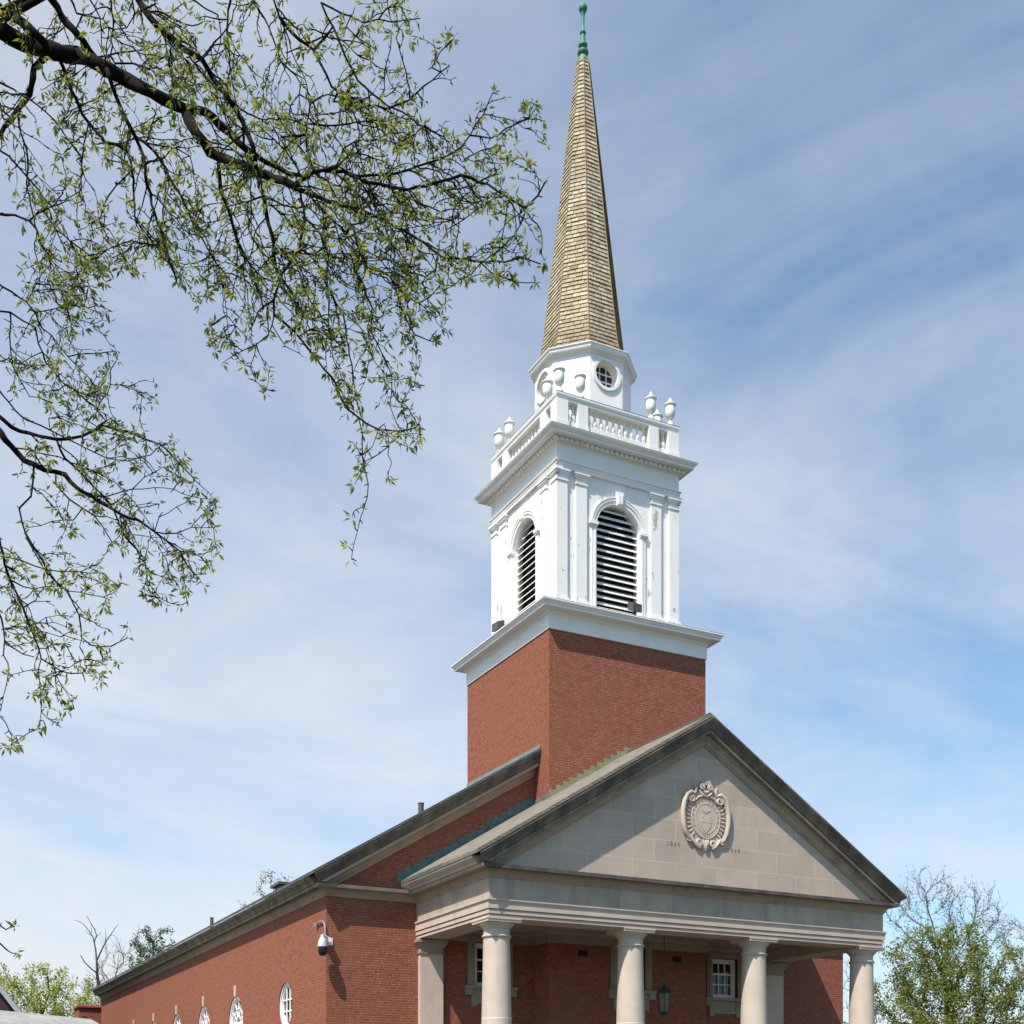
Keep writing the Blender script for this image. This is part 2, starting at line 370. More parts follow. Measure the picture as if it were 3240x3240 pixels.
# nave walls with window openings
WIN_Y = [41.195, 45.694, 50.205, 54.724, 59.297, 63.83]
nz = 5.69
apex = 11.40
small = [(-4.14, 0.50), (4.14, 0.50)]
w = MB()
holes = [[(x-h, 3.46), (x+h, 3.46), (x+h, 4.69), (x-h, 4.69)] for x, h in small]
w.holed([(-HN, GZ), (HN, GZ), (HN, nz), (HN, nz+.24), (0, apex), (-HN, nz+.24), (-HN, nz)], holes, FN)
for hl in holes: reveal(w, hl, FN, 0.3)
side = [arch(y, 0.92, -1.0, 2.80) for y in WIN_Y] + [circle(35.57, 3.0, 0.67)]
w.holed([(YN, GZ), (YE, GZ), (YE, nz), (YN, nz)], side, FS)
for hl in side: reveal(w, hl, FS, 0.045)
w.add([(NR,YN,GZ),(NR,YE,GZ),(NR,YE,nz),(NR,YN,nz)], [(0,1,2,3)])
w.add([(NL,YE,GZ),(NR,YE,GZ),(NR,YE,nz),(CX,YE,apex),(NL,YE,nz)], [(0,1,2,3,4)])
nave = w.build('nave_wall', M['brick'], church)

# nave windows on the long side
def side_arch(y):
    f = MB()
    def ring(r0, r1, d0, d1):
        o = arch(y, r0, -1.0, 2.80); i = arch(y, r1, -1.0+r0-r1, 2.80)
        f.strip([FS(a,z,d0) for a,z in o], [FS(a,z,d0) for a,z in i]); f.strip([FS(a,z,d0) for a,z in i], [FS(a,z,d1) for a,z in i])
    ring(0.92, 0.85, 0.035, 0.075); ring(0.85, 0.79, 0.075, 0.125); ring(0.79, 0.76, 0.11, 0.15)
    o = f.build('window', M['paint_trim'], church)
    MB().add([FS(a, z, 0.145) for a, z in arch(y, 0.77, -0.9, 2.80)], [tuple(range(23))]).build('pane', M['glass'], o)
    m = MB()
    def bar(a0, z0, a1, z1, t=0.022):
        L = math.hypot(a1-a0, z1-z0); nx, nzv = -(z1-z0)/L*t, (a1-a0)/L*t
        m.prism([(a0-nx, z0-nzv), (a1-nx, z1-nzv), (a1+nx, z1+nzv), (a0+nx, z0+nzv)], FS, 0.095, 0.135)
    for k in (30, 60, 90, 120, 150): bar(y+0.25*math.cos(R(k)), 2.8+0.25*math.sin(R(k)), y+0.77*math.cos(R(k)), 2.8+0.77*math.sin(R(k)))
    for r in (0.25, 0.52):
        p = arc(y, 2.8, r, 0, 180, 14)
        for q in range(14): bar(*p[q], *p[q+1])
    for x in (-0.38, 0, 0.38): bar(y+x, -0.9, y+x, 2.78)
    for z in (-0.2, 0.5, 1.2, 1.9): bar(y-0.76, z, y+0.76, z)
    m.build('muntins', M['paint_trim'], o)
    MB().prism([(y-0.80, 2.73), (y+0.80, 2.73), (y+0.80, 2.84), (y-0.80, 2.84)], FS, 0.03, 0.14).build('transom', M['paint_trim'], o)
    MB().prism([(y-0.085, 3.70), (y+0.085, 3.70), (y+0.12, 4.06), (y-0.12, 4.06)], FS, -0.035, 0.1).build('keystone', M['column'], o)
for y in WIN_Y: side_arch(y)
def side_round(y, z):
    f = MB()
    for r0, r1, d0, d1 in ((0.67, 0.615, 0.035, 0.07), (0.615, 0.56, 0.07, 0.115), (0.56, 0.53, 0.10, 0.145)):
        o = circle(y, z, r0); i = circle(y, z, r1)
        f.strip([FS(a,b,d0) for a,b in o], [FS(a,b,d0) for a,b in i]); f.strip([FS(a,b,d0) for a,b in i], [FS(a,b,d1) for a,b in i])
    o = f.build('round_window', M['paint_trim'], church)
    MB().add([FS(a, b, 0.14) for a, b in circle(y, z, 0.55)], [tuple(range(40))]).build('pane', M['glass'], o)
    m = MB()
    for t in (-0.17, 0.17):
        L = 0.52
        m.prism([(y-L, z+t-.02), (y+L, z+t-.02), (y+L, z+t+.02), (y-L, z+t+.02)], FS, 0.085, 0.125)
        m.prism([(y+t-.02, z-L), (y+t+.02, z-L), (y+t+.02, z+L), (y+t-.02, z+L)], FS, 0.080, 0.120)
    m.build('muntins', M['paint_trim'], o)
side_round(35.57, 3.0)

# cornices shared by nave and portico
BED = [(0, 5.631), (.02, 5.64), (.03, 5.67), (.06, 5.71), (.065, 5.735), (.09, 5.76), (.12, 5.83), (.13, 5.85)]
CORONA = [(.13, 5.85), (.28, 5.855), (.295, 5.83), (.32, 5.83), (.32, 5.925), (.0, 5.965)]
SIMA = [(.30, 5.93), (.34, 5.935), (.345, 5.96), (.36, 5.99), (.41, 6.03), (.455, 6.06), (.465, 6.085), (.48, 6.09), (.48, 6.125), (.0, 6.20)]
up = lambda pr, d: [(o, z+d) for o, z in pr]
p_left = [(NL, YE), (NL, YN), (XL, YN)]; p_right = [(XR_, YN), (NR, YN), (NR, YE)]
for p in (p_left, p_right):
    c = MB().sweep(up(BED, .03), p).build('eaves_bed_mould', M['bed'], church)
    MB().sweep(up(CORONA, .03), p).build('eaves_cornice', M['eaves'], church)
MB().sweep(up(SIMA, .03), [(NL, YE+.0), (NL, YN)]).sweep(up(SIMA, .03), [(NR, YN), (NR, YE)]).build('eaves_gutter_mould', M['eaves'], church)

def rake(mb, prof, y0, half, slope, dead=None, cap=True):
    """prof of (out, height of that line at the apex); dies on height `dead`, else mitres with the eaves at half+out"""
    k = len(prof)
    for sg in (-1, 1):
        vs = [(CX, y0-e, A) for e, A in prof]
        for e, A in prof:
            h = half+e if dead is None else (A-dead)/slope
            vs.append((CX+sg*h, y0-e, A-slope*h))
        fs = [(q, q+1, k+q+1, k+q) for q in range(k-1)]
        if cap: fs.append(tuple(range(k, 2*k)))
        mb.add(vs, fs)
    return mb
# nave gable and roof
rk = lambda pr, half, sl: [(e, z+sl*(half+e)) for e, z in pr]
nsima = rk(up(SIMA, .03), HN, NSL); nA = nsima[-2][1]
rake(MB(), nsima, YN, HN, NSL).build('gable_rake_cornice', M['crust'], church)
b = nsima[0][1]
rake(MB(), [(-.02, b+.02), (.32, b), (.32, b-.09), (.29, b-.10), (.13, b-.12), (.12, b-.16), (.10, b-.22), (.05, b-.27), (.03, b-.33), (-.02, b-.34)], YN, HN, NSL, dead=5.99).build('gable_rake_bed', M['bed'], church)
r = MB()
for sg in (-1, 1):
    e = HN+.50; zt = nA+.10; zb = nA+.015
    r.add([(CX, YN-.49, zt), (CX+sg*e, YN-.49, zt-NSL*e), (CX+sg*e, YE+.4, zt-NSL*e), (CX, YE+.4, zt),
           (CX, YN-.49, zb), (CX+sg*e, YN-.49, zb-NSL*e), (CX+sg*e, YE+.4, zb-NSL*e), (CX, YE+.4, zb)],
          [(0,1,2,3), (4,7,6,5), (0,4,5,1), (1,5,6,2), (2,6,7,3)])
nroof = r.build('nave_roof', M['nroof'], church)
# small things standing on the nave roof
def nroof_z(x): return nA+.10-NSL*abs(x-CX)
def px_x(u, Y): k = (u-U0)/F_PX; return Y*(ST+k*CT)/(CT-k*ST)
def px_z(v, X, Y): return (V0-v)*(X*ST+Y*CT)/F_PX
for u, vt, Y, rad in ((1332, 2541, 37.5, .095), (670, 2903, 52.0, .075)):
    x = px_x(u, Y); zt = px_z(vt, x, Y); z0 = nroof_z(x)
    MB().lathe([(rad, z0-.2), (rad, zt-.03), (rad*1.12, zt-.03), (rad*1.12, zt), (rad*.8, zt)], x, Y, 12).build('vent_pipe', M['grey'], church, True)
x = px_x(905, 38.6); z0 = px_z(2792, x, 38.6)-.42
MB().box(x-.28, x+.28, 38.2, 38.9, z0-.4, z0+.26).box(x-.40, x+.40, 38.05, 39.05, z0+.26, z0+.34).build('roof_hatch', M['grey'], church)

# ------------------------------------------------------------------ portico
P_U = [(XL, YN), (XL, YP), (XR_, YP), (XR_, YN)]
ARCHI = [(-.78, 5.02), (-.78, 4.667), (0, 4.667), (0, 4.728), (-.03, 4.734), (-.03, 4.758), (.024, 4.760), (.024, 4.846), (-.005, 4.852), (-.005, 4.877), (.046, 4.880), (.046, 5.03), (.056, 5.045), (.06, 5.075), (.082, 5.085), (.082, 5.118), (0, 5.124)]
MB().sweep(ARCHI, P_U).build('architrave', M['stone'], church)
MB().sweep([(-.2, 5.118), (0, 5.118), (0, 5.633), (-.2, 5.633)], P_U).build('frieze', M['frieze'], church)
MB().sweep(BED, P_U).build('cornice_bed_mould', M['bed'], church)
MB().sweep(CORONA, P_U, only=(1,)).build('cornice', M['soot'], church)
for q in (0, 2): MB().sweep(CORONA, P_U, only=(q,)).build('side_cornice', M['bed'], church)
for p in ([(XL, YN), (XL, YP)], [(XR_, YP), (XR_, YN)]): MB().sweep(SIMA, p).build('side_gutter_mould', M['stone'], church)
psima = rk(SIMA, HP, SL)
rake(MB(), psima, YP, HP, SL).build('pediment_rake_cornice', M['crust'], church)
b = psima[0][1]
rake(MB(), [(-.05, b+.02), (.31, b), (.31, b-.085), (.28, b-.095), (.17, b-.105)], YP, HP, SL, dead=5.955).build('pediment_corona', M['eaves'], church)
rake(MB(), [(.17, b-.105), (.165, b-.165), (.135, b-.17), (.135, b-.205), (.115, b-.215), (.085, b-.265), (.08, b-.305), (.055, b-.31), (.045, b-.36), (-.05, b-.365)], YP, HP, SL, dead=5.955).build('pediment_bed_mould', M['bed'], church)
ty = b-.34
tymp = MB().add([FP(-(ty-5.9)/SL, 5.9, .0), FP((ty-5.9)/SL, 5.9, .0), FP(0, ty, .0)], [(0, 1, 2)]).build('tympanum', M['tymp'], church)
MB().box(XL+.5, XR_-.5, YP+.5, YN+.0, 5.0, 5.06).build('portico_ceiling', M['porch'], church)
r = MB()
for sg in (-1, 1):
    e = HP+.50; zt = A0+.115; zb = A0+.02; y0 = YP-.36
    vs = []
    for z in (zt, zb): vs += [(CX, y0, z), (CX+sg*e, y0, z-SL*e), (CX+sg*e, YN+.05, z-SL*e), (CX, YN+.05, z)]
    r.add(vs, [(0,1,2,3), (4,7,6,5), (0,4,5,1), (1,5,6,2), (2,6,7,3), (3,7,4,0)])
proof = r.build('portico_roof', M['roof'], church)
g = MB()
for sg in (-1, 1):
    g.add([(CX, YP-.30, A0+.16), (CX+sg*.16, YP-.30, A0+.16-SL*.16), (CX+sg*.16, CY-TW, A0+.16-SL*.16), (CX, CY-TW, A0+.16),
           (CX, YP-.30, A0+.10), (CX+sg*.16, YP-.30, A0+.10-SL*.16), (CX+sg*.16, CY-TW, A0+.10-SL*.16), (CX, CY-TW, A0+.10)],
          [(0,1,2,3), (0,4,5,1), (1,5,6,2), (4,7,6,5)])
g.build('ridge_cap', M['grey'], proof)
MB().box(XL-.508, XL-.40, YP+1.7, YN-.02, A0+.07-SL*(HP+.50), A0+.075-SL*(HP+.50)+.045).build('copper_drip_edge', M['copper'], proof)
def roof_z(a): return A0+.115-SL*abs(a)
# stepped flashing: two courses up, one brick along
def flashing(fn, a0, a1, m, rise, d=-.012):
    f = MB(); a = a0; sg = 1 if a1 > a0 else -1
    while (a-a1)*sg < -1e-6:
        e = a+sg*min(.228, abs(a1-a)); zt = max(roof_z(a), roof_z(e))+rise
        zt = round(zt/.0692)*.0692
        f.prism([(a, roof_z(a)-.06), (e, roof_z(e)-.06), (e, zt), (a, zt)], fn, d, .004); a = e
    return f.build('stepped_flashing', m, church)
flashing(FN, -6.98, -2.74, M['copper'], .19); flashing(FN, 6.98, 2.74, M['copper'], .19)
flashing(FT, -2.72, -.02, M['lichen'], .13); flashing(FT, 2.72, .02, M['lichen'], .13)
f = MB()
f.prism([(CY-TW-.01, roof_z(TW)-.05), (YN, roof_z(TW)-.05), (YN, roof_z(TW)+.10), (CY-TW-.01, roof_z(TW)+.10)], lambda a, z, d: (CX-TW+d, a, z), -.012, .004)
f.build('tower_side_flashing', M['copper'], church)
for sg in (-1, 1):
    zt = nroof_z(CX+sg*TW)
    MB().prism([(YN-.42, zt-.1), (CY+TW, zt-.1), (CY+TW, zt+.09), (YN-.42, zt+.09)], lambda a, z, d: (CX+sg*(TW-d), a, z), -.03, .004).build('nave_roof_flashing', M['greycopper'], church)

# columns and pilasters
def column(x, y):
    sh = [(.42, -1.05), (.415, .2), (.395, 1.4), (.365, 2.6), (.345, 3.5), (.332, 4.20), (.332, 4.225)]
    c = MB().lathe(sh, x, y, 40).build('column', M['column'], church, True)
    MB().lathe([(.3745, 2.195), (.3775, 2.197), (.3775, 2.211), (.3745, 2.213)], x, y, 40).build('drum_joint', M['paint_trim'], c, True)
    MB().lathe([(.33, 4.215), (.362, 4.225), (.372, 4.25), (.362, 4.275), (.332, 4.285), (.330, 4.43), (.352, 4.44), (.356, 4.465), (.375, 4.48), (.425, 4.53), (.445, 4.575), (.445, 4.58)], x, y, 40).build('capital', M['column'], c, True)
    MB().box(x-.462, x+.462, y-.462, y+.462, 4.575, 4.635).box(x-.478, x+.478, y-.478, y+.478, 4.635, 4.669).build('abacus', M['column'], c)
    MB().lathe([(.53, -1.25), (.55, -1.2), (.53, -1.12), (.45, -1.08), (.44, -1.04), (.42, -1.0)], x, y, 40).box(x-.56, x+.56, y-.56, y+.56, -1.4, -1.24).build('base', M['column'], c)
for a in (-6.0, -2.04, 2.04, 6.0): column(CX+a, YP+.44)
def pilaster(a0, a1):
    p = MB().box(CX+a0, CX+a1, YN-.17, YN+.02, -1.3, 4.26).build('pilaster', M['column'], church)
    q = [(CX+a0, YN), (CX+a0, YN-.17), (CX+a1, YN-.17), (CX+a1, YN)]
    MB().sweep([(0, 4.245), (.03, 4.25), (.035, 4.285), (0, 4.295), (0, 4.42), (.03, 4.44), (.06, 4.50), (.09, 4.54), (.09, 4.56), (.11, 4.565), (.11, 4.64), (0, 4.668)], q).build('capital', M['porch'], p)
pilaster(-6.37, -5.68); pilaster(5.68, 6.37)
MB().box(XL-.3, XR_+.3, YP-.35, YN, GZ-.1, -1.38).box(XL-.3, XR_+.3, YP-.8, YP-.34, GZ-.1, -1.5).build('portico_floor', M['paving'], church)
# stone band at the head of the porch wall
BANDP = [(0, 4.69), (.03, 4.69), (.03, 4.93), (.06, 4.95), (.09, 5.0), (.09, 5.02), (0, 5.02)]
MB().sweep(BANDP, [(XL+.6, YN), (CX-TW, YN), (CX-TW, CY-TW), (CX+TW, CY-TW), (CX+TW, YN), (XR_-.6, YN)]).build('porch_wall_band', M['porch'], church)

# porch windows
def porch_window(a, fn, hw=.50):
    f = MB()
    for x0, x1, z0, z1 in ((-.71, -hw, 3.44, 4.84), (hw, .71, 3.44, 4.84), (-hw, hw, 4.69, 4.84)):
        f.prism([(a+x0, z0), (a+x1, z0), (a+x1, z1), (a+x0, z1)], fn, -.06, .05)
    for x0, x1 in ((-.64, -.56), (.56, .64)): f.prism([(a+x0, 3.44), (a+x1, 3.44), (a+x1, 4.77), (a+x0, 4.77)], fn, -.085, -.055)
    o = f.build('porch_window', M['porch'], church)
    s_ = MB()
    for x0, x1, z0, z1 in ((-hw, -.36, 3.46, 4.69), (.36, hw, 3.46, 4.69), (-.36, .36, 4.55, 4.69), (-.36, .36, 3.46, 3.57)):
        s_.prism([(a+x0, z0), (a+x1, z0), (a+x1, z1), (a+x0, z1)], fn, .12, .26)
    for x in (-.12, .12): s_.prism([(a+x-.014, 3.57), (a+x+.014, 3.57), (a+x+.014, 4.55), (a+x-.014, 4.55)], fn, .15, .22)
    for z, t in ((3.885, .014), (4.215, .026)): s_.prism([(a-.36, z-t), (a+.36, z-t), (a+.36, z+t), (a-.36, z+t)], fn, .145, .225)
    s_.build('sash', M['paint_trim'], o)
    MB().prism([(a-.37, 3.56), (a+.37, 3.56), (a+.37, 4.56), (a-.37, 4.56)], fn, .20, .24).build('pane', M['glass'], o)
    l = MB().prism([(a-.82, 3.36), (a+.82, 3.36), (a+.82, 3.445), (a-.82, 3.445)], fn, -.16, .1)
    for x in (-.70, .70): l.prism([(a+x-.10, 3.18), (a+x+.10, 3.18), (a+x+.10, 3.36), (a+x-.10, 3.36)], fn, -.12, .02)
    l.build('sill', M['porch'], o)
    l = MB().prism([(a-.50, 2.98), (a+.50, 2.98), (a+.50, 3.36), (a-.50, 3.36)], fn, -.02, .02)
    for x in (-.52, .52): l.prism([(a+x-.09, 2.86), (a+x+.09, 2.86), (a+x+.09, 3.36), (a+x-.09, 3.36)], fn, -.05, .02)
    l.prism([(a-.44, 2.95), (a+.44, 2.95), (a+.44, 3.04), (a-.44, 3.04)], fn, -.045, .02)
    l.build('apron', M['porch'], o)
porch_window(-4.14, FN); porch_window(4.14, FN); porch_window(0.03, FT)
for a in (-1.615, 1.66):
    o = MB().prism([(a-.155, 4.355), (a+.155, 4.355), (a+.155, 4.535), (a-.155, 4.535)], FT, -.01, .03).build('wall_vent', M['dark'], church)

# ------------------------------------------------------------------ carved crest on the tympanum
def text_mesh(txt, size, depth):
    cu = bpy.data.curves.new('t', 'FONT'); cu.body = txt; cu.size = size; cu.extrude = depth; cu.align_x = 'CENTER'; cu.align_y = 'CENTER'
    ob = bpy.data.objects.new('t', cu); COL.objects.link(ob)
    dg = bpy.context.evaluated_depsgraph_get(); dg.update()
    me = bpy.data.meshes.new_from_object(ob.evaluated_get(dg))
    vs = [tuple(v.co) for v in me.vertices]; fs = [tuple(p.vertices) for p in me.polygons]
    bpy.data.objects.remove(ob); bpy.data.curves.remove(cu); bpy.data.meshes.remove(me)
    return vs, fs
SX, SZ = 0.05, 7.745
def fseal(x, z, d): return FP(SX+x*.90, SZ+z*1.03, -d*.27)      # d is the relief in front of the tympanum
def ptube(mb, pts, rad, d, sides=8): return mb.tube([fseal(x, z, dd) for (x, z), dd in zip(pts, d if hasattr(d, '__len__') else [d]*len(pts))], rad, sides)
def spiral(x, z, r0, turns, a0, sgn, n=26, k=.82):
    return [(x+r0*(1-k*t)*math.cos(R(a0)+sgn*2*math.pi*turns*t), z+r0*(1-k*t)*math.sin(R(a0)+sgn*2*math.pi*turns*t)) for t in [i/n for i in range(n+1)]]
c = MB()
c.prism(circle(0, 0, .53, 48), lambda a, z, d: fseal(a, z, d), .0, .15)
crest_base = []
for i in range(64):                                  # scalloped back plate
    t = 2*math.pi*i/64; rr = .74+.05*math.cos(4*t)+.03*math.cos(8*t)
    crest_base.append((rr*math.cos(t), rr*math.sin(t)*1.02))
c.prism(crest_base, lambda a, z, d: fseal(a, z, d), .0, .075)
crest = c.build('crest', M['stone'], church)
rr = MB()
for r0, r1, h in ((.53, .505, .19), (.40, .375, .185)):
    o = circle(0, 0, r0, 48); i = circle(0, 0, r1, 48); m_ = circle(0, 0, (r0+r1)/2, 48)
    rr.strip([fseal(a, z, .12) for a, z in o], [fseal(a, z, h) for a, z in m_]); rr.strip([fseal(a, z, h) for a, z in m_], [fseal(a, z, .10) for a, z in i])
rr.build('rings', M['column'], crest, True)
s = MB()
for sg in (-1, 1):
    # side shells: an outer C-scroll ribbon, rolled ends, ribs
    body = [(sg*x, z) for x, z in ((.40, .62), (.55, .66), (.68, .58), (.78, .40), (.83, .15), (.82, -.12), (.76, -.36), (.66, -.52), (.55, -.58))]
    ptube(s, body, [.045, .06, .065, .07, .07, .07, .065, .055, .04], [.14, .16, .17, .17, .17, .17, .16, .15, .12], 10)
    ptube(s, [(x*.93, z*.93) for x, z in body[1:-1]], .028, .17, 8)
    ptube(s, spiral(sg*.50, .50, .13, 1.4, 90, -sg), .034, .19, 8)
    ptube(s, spiral(sg*.60, -.55, .09, 1.3, 200 if sg > 0 else -20, sg), .03, .15, 8)
    for q in range(9):
        t = R(-42+q*9.5); a0, a1 = .56, .72
        ptube(s, [(sg*a0*math.cos(t), a0*math.sin(t)), (sg*(a0+a1)/2*math.cos(t), (a0+a1)/2*math.sin(t)-.01), (sg*a1*math.cos(t), a1*math.sin(t))], [.018, .026, .022], [.10, .14, .13], 6)
    for q in range(6):
        t = R(-10+q*9); ptube(s, [(sg*.74*math.cos(t), .74*math.sin(t)), (sg*.77*math.cos(t), .77*math.sin(t)+.01)], [.03, .02], .17, 6)
    # upper strap scrolls
    ptube(s, [(sg*x, z) for x, z in ((.42, .60), (.38, .66), (.36, .76), (.40, .84), (.38, .88))], [.04, .045, .04, .03, .035], [.10, .14, .15, .14, .12], 8)
    # head: twin volutes
    ptube(s, spiral(sg*.155, .83, .10, 1.5, 90, sg), .032, [.18+.06*i/26 for i in range(27)], 8)
    s.add([fseal(sg*.155+.035*math.cos(q), .83+.035*math.sin(q), .24) for q in [k*math.pi/4 for k in range(8)]] + [fseal(sg*.155, .83, .28)], [(k, (k+1) % 8, 8) for k in range(8)])
    ptube(s, [(sg*.16, .93), (sg*.10, .97), (sg*.03, .92), (0, .88)], [.03, .035, .03, .03], .18, 8)
    ptube(s, [(sg*.24, .74), (sg*.18, .66), (sg*.10, .60), (sg*.02, .58)], [.02, .04, .04, .03], [.10, .14, .17, .18], 8)
    ptube(s, [(sg*.40, .42), (sg*.28, .54), (sg*.12, .58)], [.03, .035, .03], [.10, .14, .14], 8)
    # lower scrolls
    ptube(s, [(sg*x, z) for x, z in ((.56, -.48), (.46, -.60), (.34, -.72), (.22, -.78))], [.035, .05, .05, .04], [.10, .14, .15, .15], 8)
    ptube(s, spiral(sg*.24, -.66, .12, 1.4, 270, sg), .036, .16, 8)
    ptube(s, [(sg*.10, -.54), (sg*.06, -.66), (sg*.02, -.78)], [.03, .04, .03], [.10, .15, .15], 8)
ptube(s, [(0, -.55), (0, -.68), (0, -.80), (0, -.86)], [.03, .06, .035, .008], [.12, .16, .16, .12], 8)
ptube(s, [(0, .94), (0, 1.00), (.0, 1.05), (0, 1.09)], [.045, .035, .03, .01], [.14, .15, .17, .15], 8)
ptube(s, [(-.12, .72), (0, .68), (.12, .72)], [.03, .05, .03], [.12, .18, .12], 8)
s.build('scrollwork', M['stone'], crest, True)
s = MB()
shield = [(-.20, .10), (-.20, -.12), (-.15, -.22), (-.07, -.30), (0, -.35), (.07, -.30), (.15, -.22), (.20, -.12), (.20, .10), (.14, .08), (.06, .10), (0, .08), (-.06, .10), (-.14, .08)]
s.prism(shield, lambda a, z, d: fseal(a, z-.01, d), .14, .185)
s.prism([(-.20, -.10), (.20, -.10), (.20, -.06), (-.20, -.06)], lambda a, z, d: fseal(a, z, d), .18, .20)
for q in range(5): s.prism([(-.19+q*.08, -.06), (-.13+q*.08, -.06), (-.15+q*.08, .0), (-.17+q*.08, .0)], lambda a, z, d: fseal(a, z, d), .18, .197)
for x, z in ((-.12, .045), (.12, .045), (0, -.24)): s.prism(circle(x, z, .028, 10), lambda a, z, d: fseal(a, z, d), .18, .205)
s.prism([(-.15, .22), (-.10, .18), (.10, .18), (.15, .22), (.16, .26), (.13, .23), (.06, .22), (0, .25), (-.06, .22), (-.13, .23), (-.16, .26)], lambda a, z, d: fseal(a, z, d), .14, .19)
s.prism([(-.05, .13), (.05, .13), (.06, .16), (-.06, .16)], lambda a, z, d: fseal(a, z, d), .14, .185)
s.build('shield', M['column'], crest)
def ring_text(txt, a_start, a_end, size, flip=False):
    for i, ch in enumerate(txt):
        if ch == ' ': continue
        a = R(a_start+(a_end-a_start)*i/(len(txt)-1)); vs, fs = text_mesh(ch, size, .02)
        rot = a-math.pi/2 if not flip else a+math.pi/2
        x0, z0 = .452*math.cos(a), .452*math.sin(a)
        MB().add([fseal(x0+x*math.cos(rot)-y*math.sin(rot), z0+x*math.sin(rot)+y*math.cos(rot), .15+z) for x, y, z in vs], fs).build('letter', M['carved'], crest)
ring_text('CHATHAM\u00b7COLLEGE', 205, -25, .10); ring_text('\u00b71869\u00b7', 245, 295, .10, True)
for txt, x in (('1869', -.985), ('1949', .99)):
    for i, ch in enumerate(txt):
        vs, fs = text_mesh(ch, .175, .004)
        MB().add([FP(x+(i-1.5)*.118+a, 6.985+z, -.003-d) for a, z, d in vs], fs).build('carved_digit', M['carved'], tymp)

# ------------------------------------------------------------------ tower shaft and its white cornice
w = MB()
hl = [(-.47, 3.46), (.53, 3.46), (.53, 4.69), (-.47, 4.69)]
w.holed([(-TW, GZ), (TW, GZ), (TW, 13.64), (-TW, 13.64)], [hl], FT); reveal(w, hl, FT, .3)
w.add([(CX-TW,CY-TW,GZ),(CX-TW,CY+TW,GZ),(CX-TW,CY+TW,13.64),(CX-TW,CY-TW,13.64),(CX+TW,CY-TW,GZ),(CX+TW,CY+TW,GZ),(CX+TW,CY+TW,13.64),(CX+TW,CY-TW,13.64)], [(0,1,2,3),(4,5,6,7),(1,5,6,2)])
w.build('tower_wall', M['brick'], church)
def sq(h): return [(CX-h, CY-h), (CX+h, CY-h), (CX+h, CY+h), (CX-h, CY+h)]
MB().sweep([(-.1, 13.63), (.03, 13.64), (.03, 14.04), (.055, 14.05), (.06, 14.09), (.10, 14.12), (.11, 14.15), (.30, 14.165), (.31, 14.15), (.325, 14.15), (.325, 14.215), (.345, 14.22), (.36, 14.25), (.395, 14.29), (.41, 14.30), (.41, 14.335), (-1.0, 14.43)], sq(TW), True).build('tower_cornice', M['paint_trim'], church)
MB().sweep([(.38, 14.338), (.412, 14.337), (.412, 14.345), (-.9, 14.445)], sq(TW), True).build('cornice_cap_flashing', M['lead'], church)

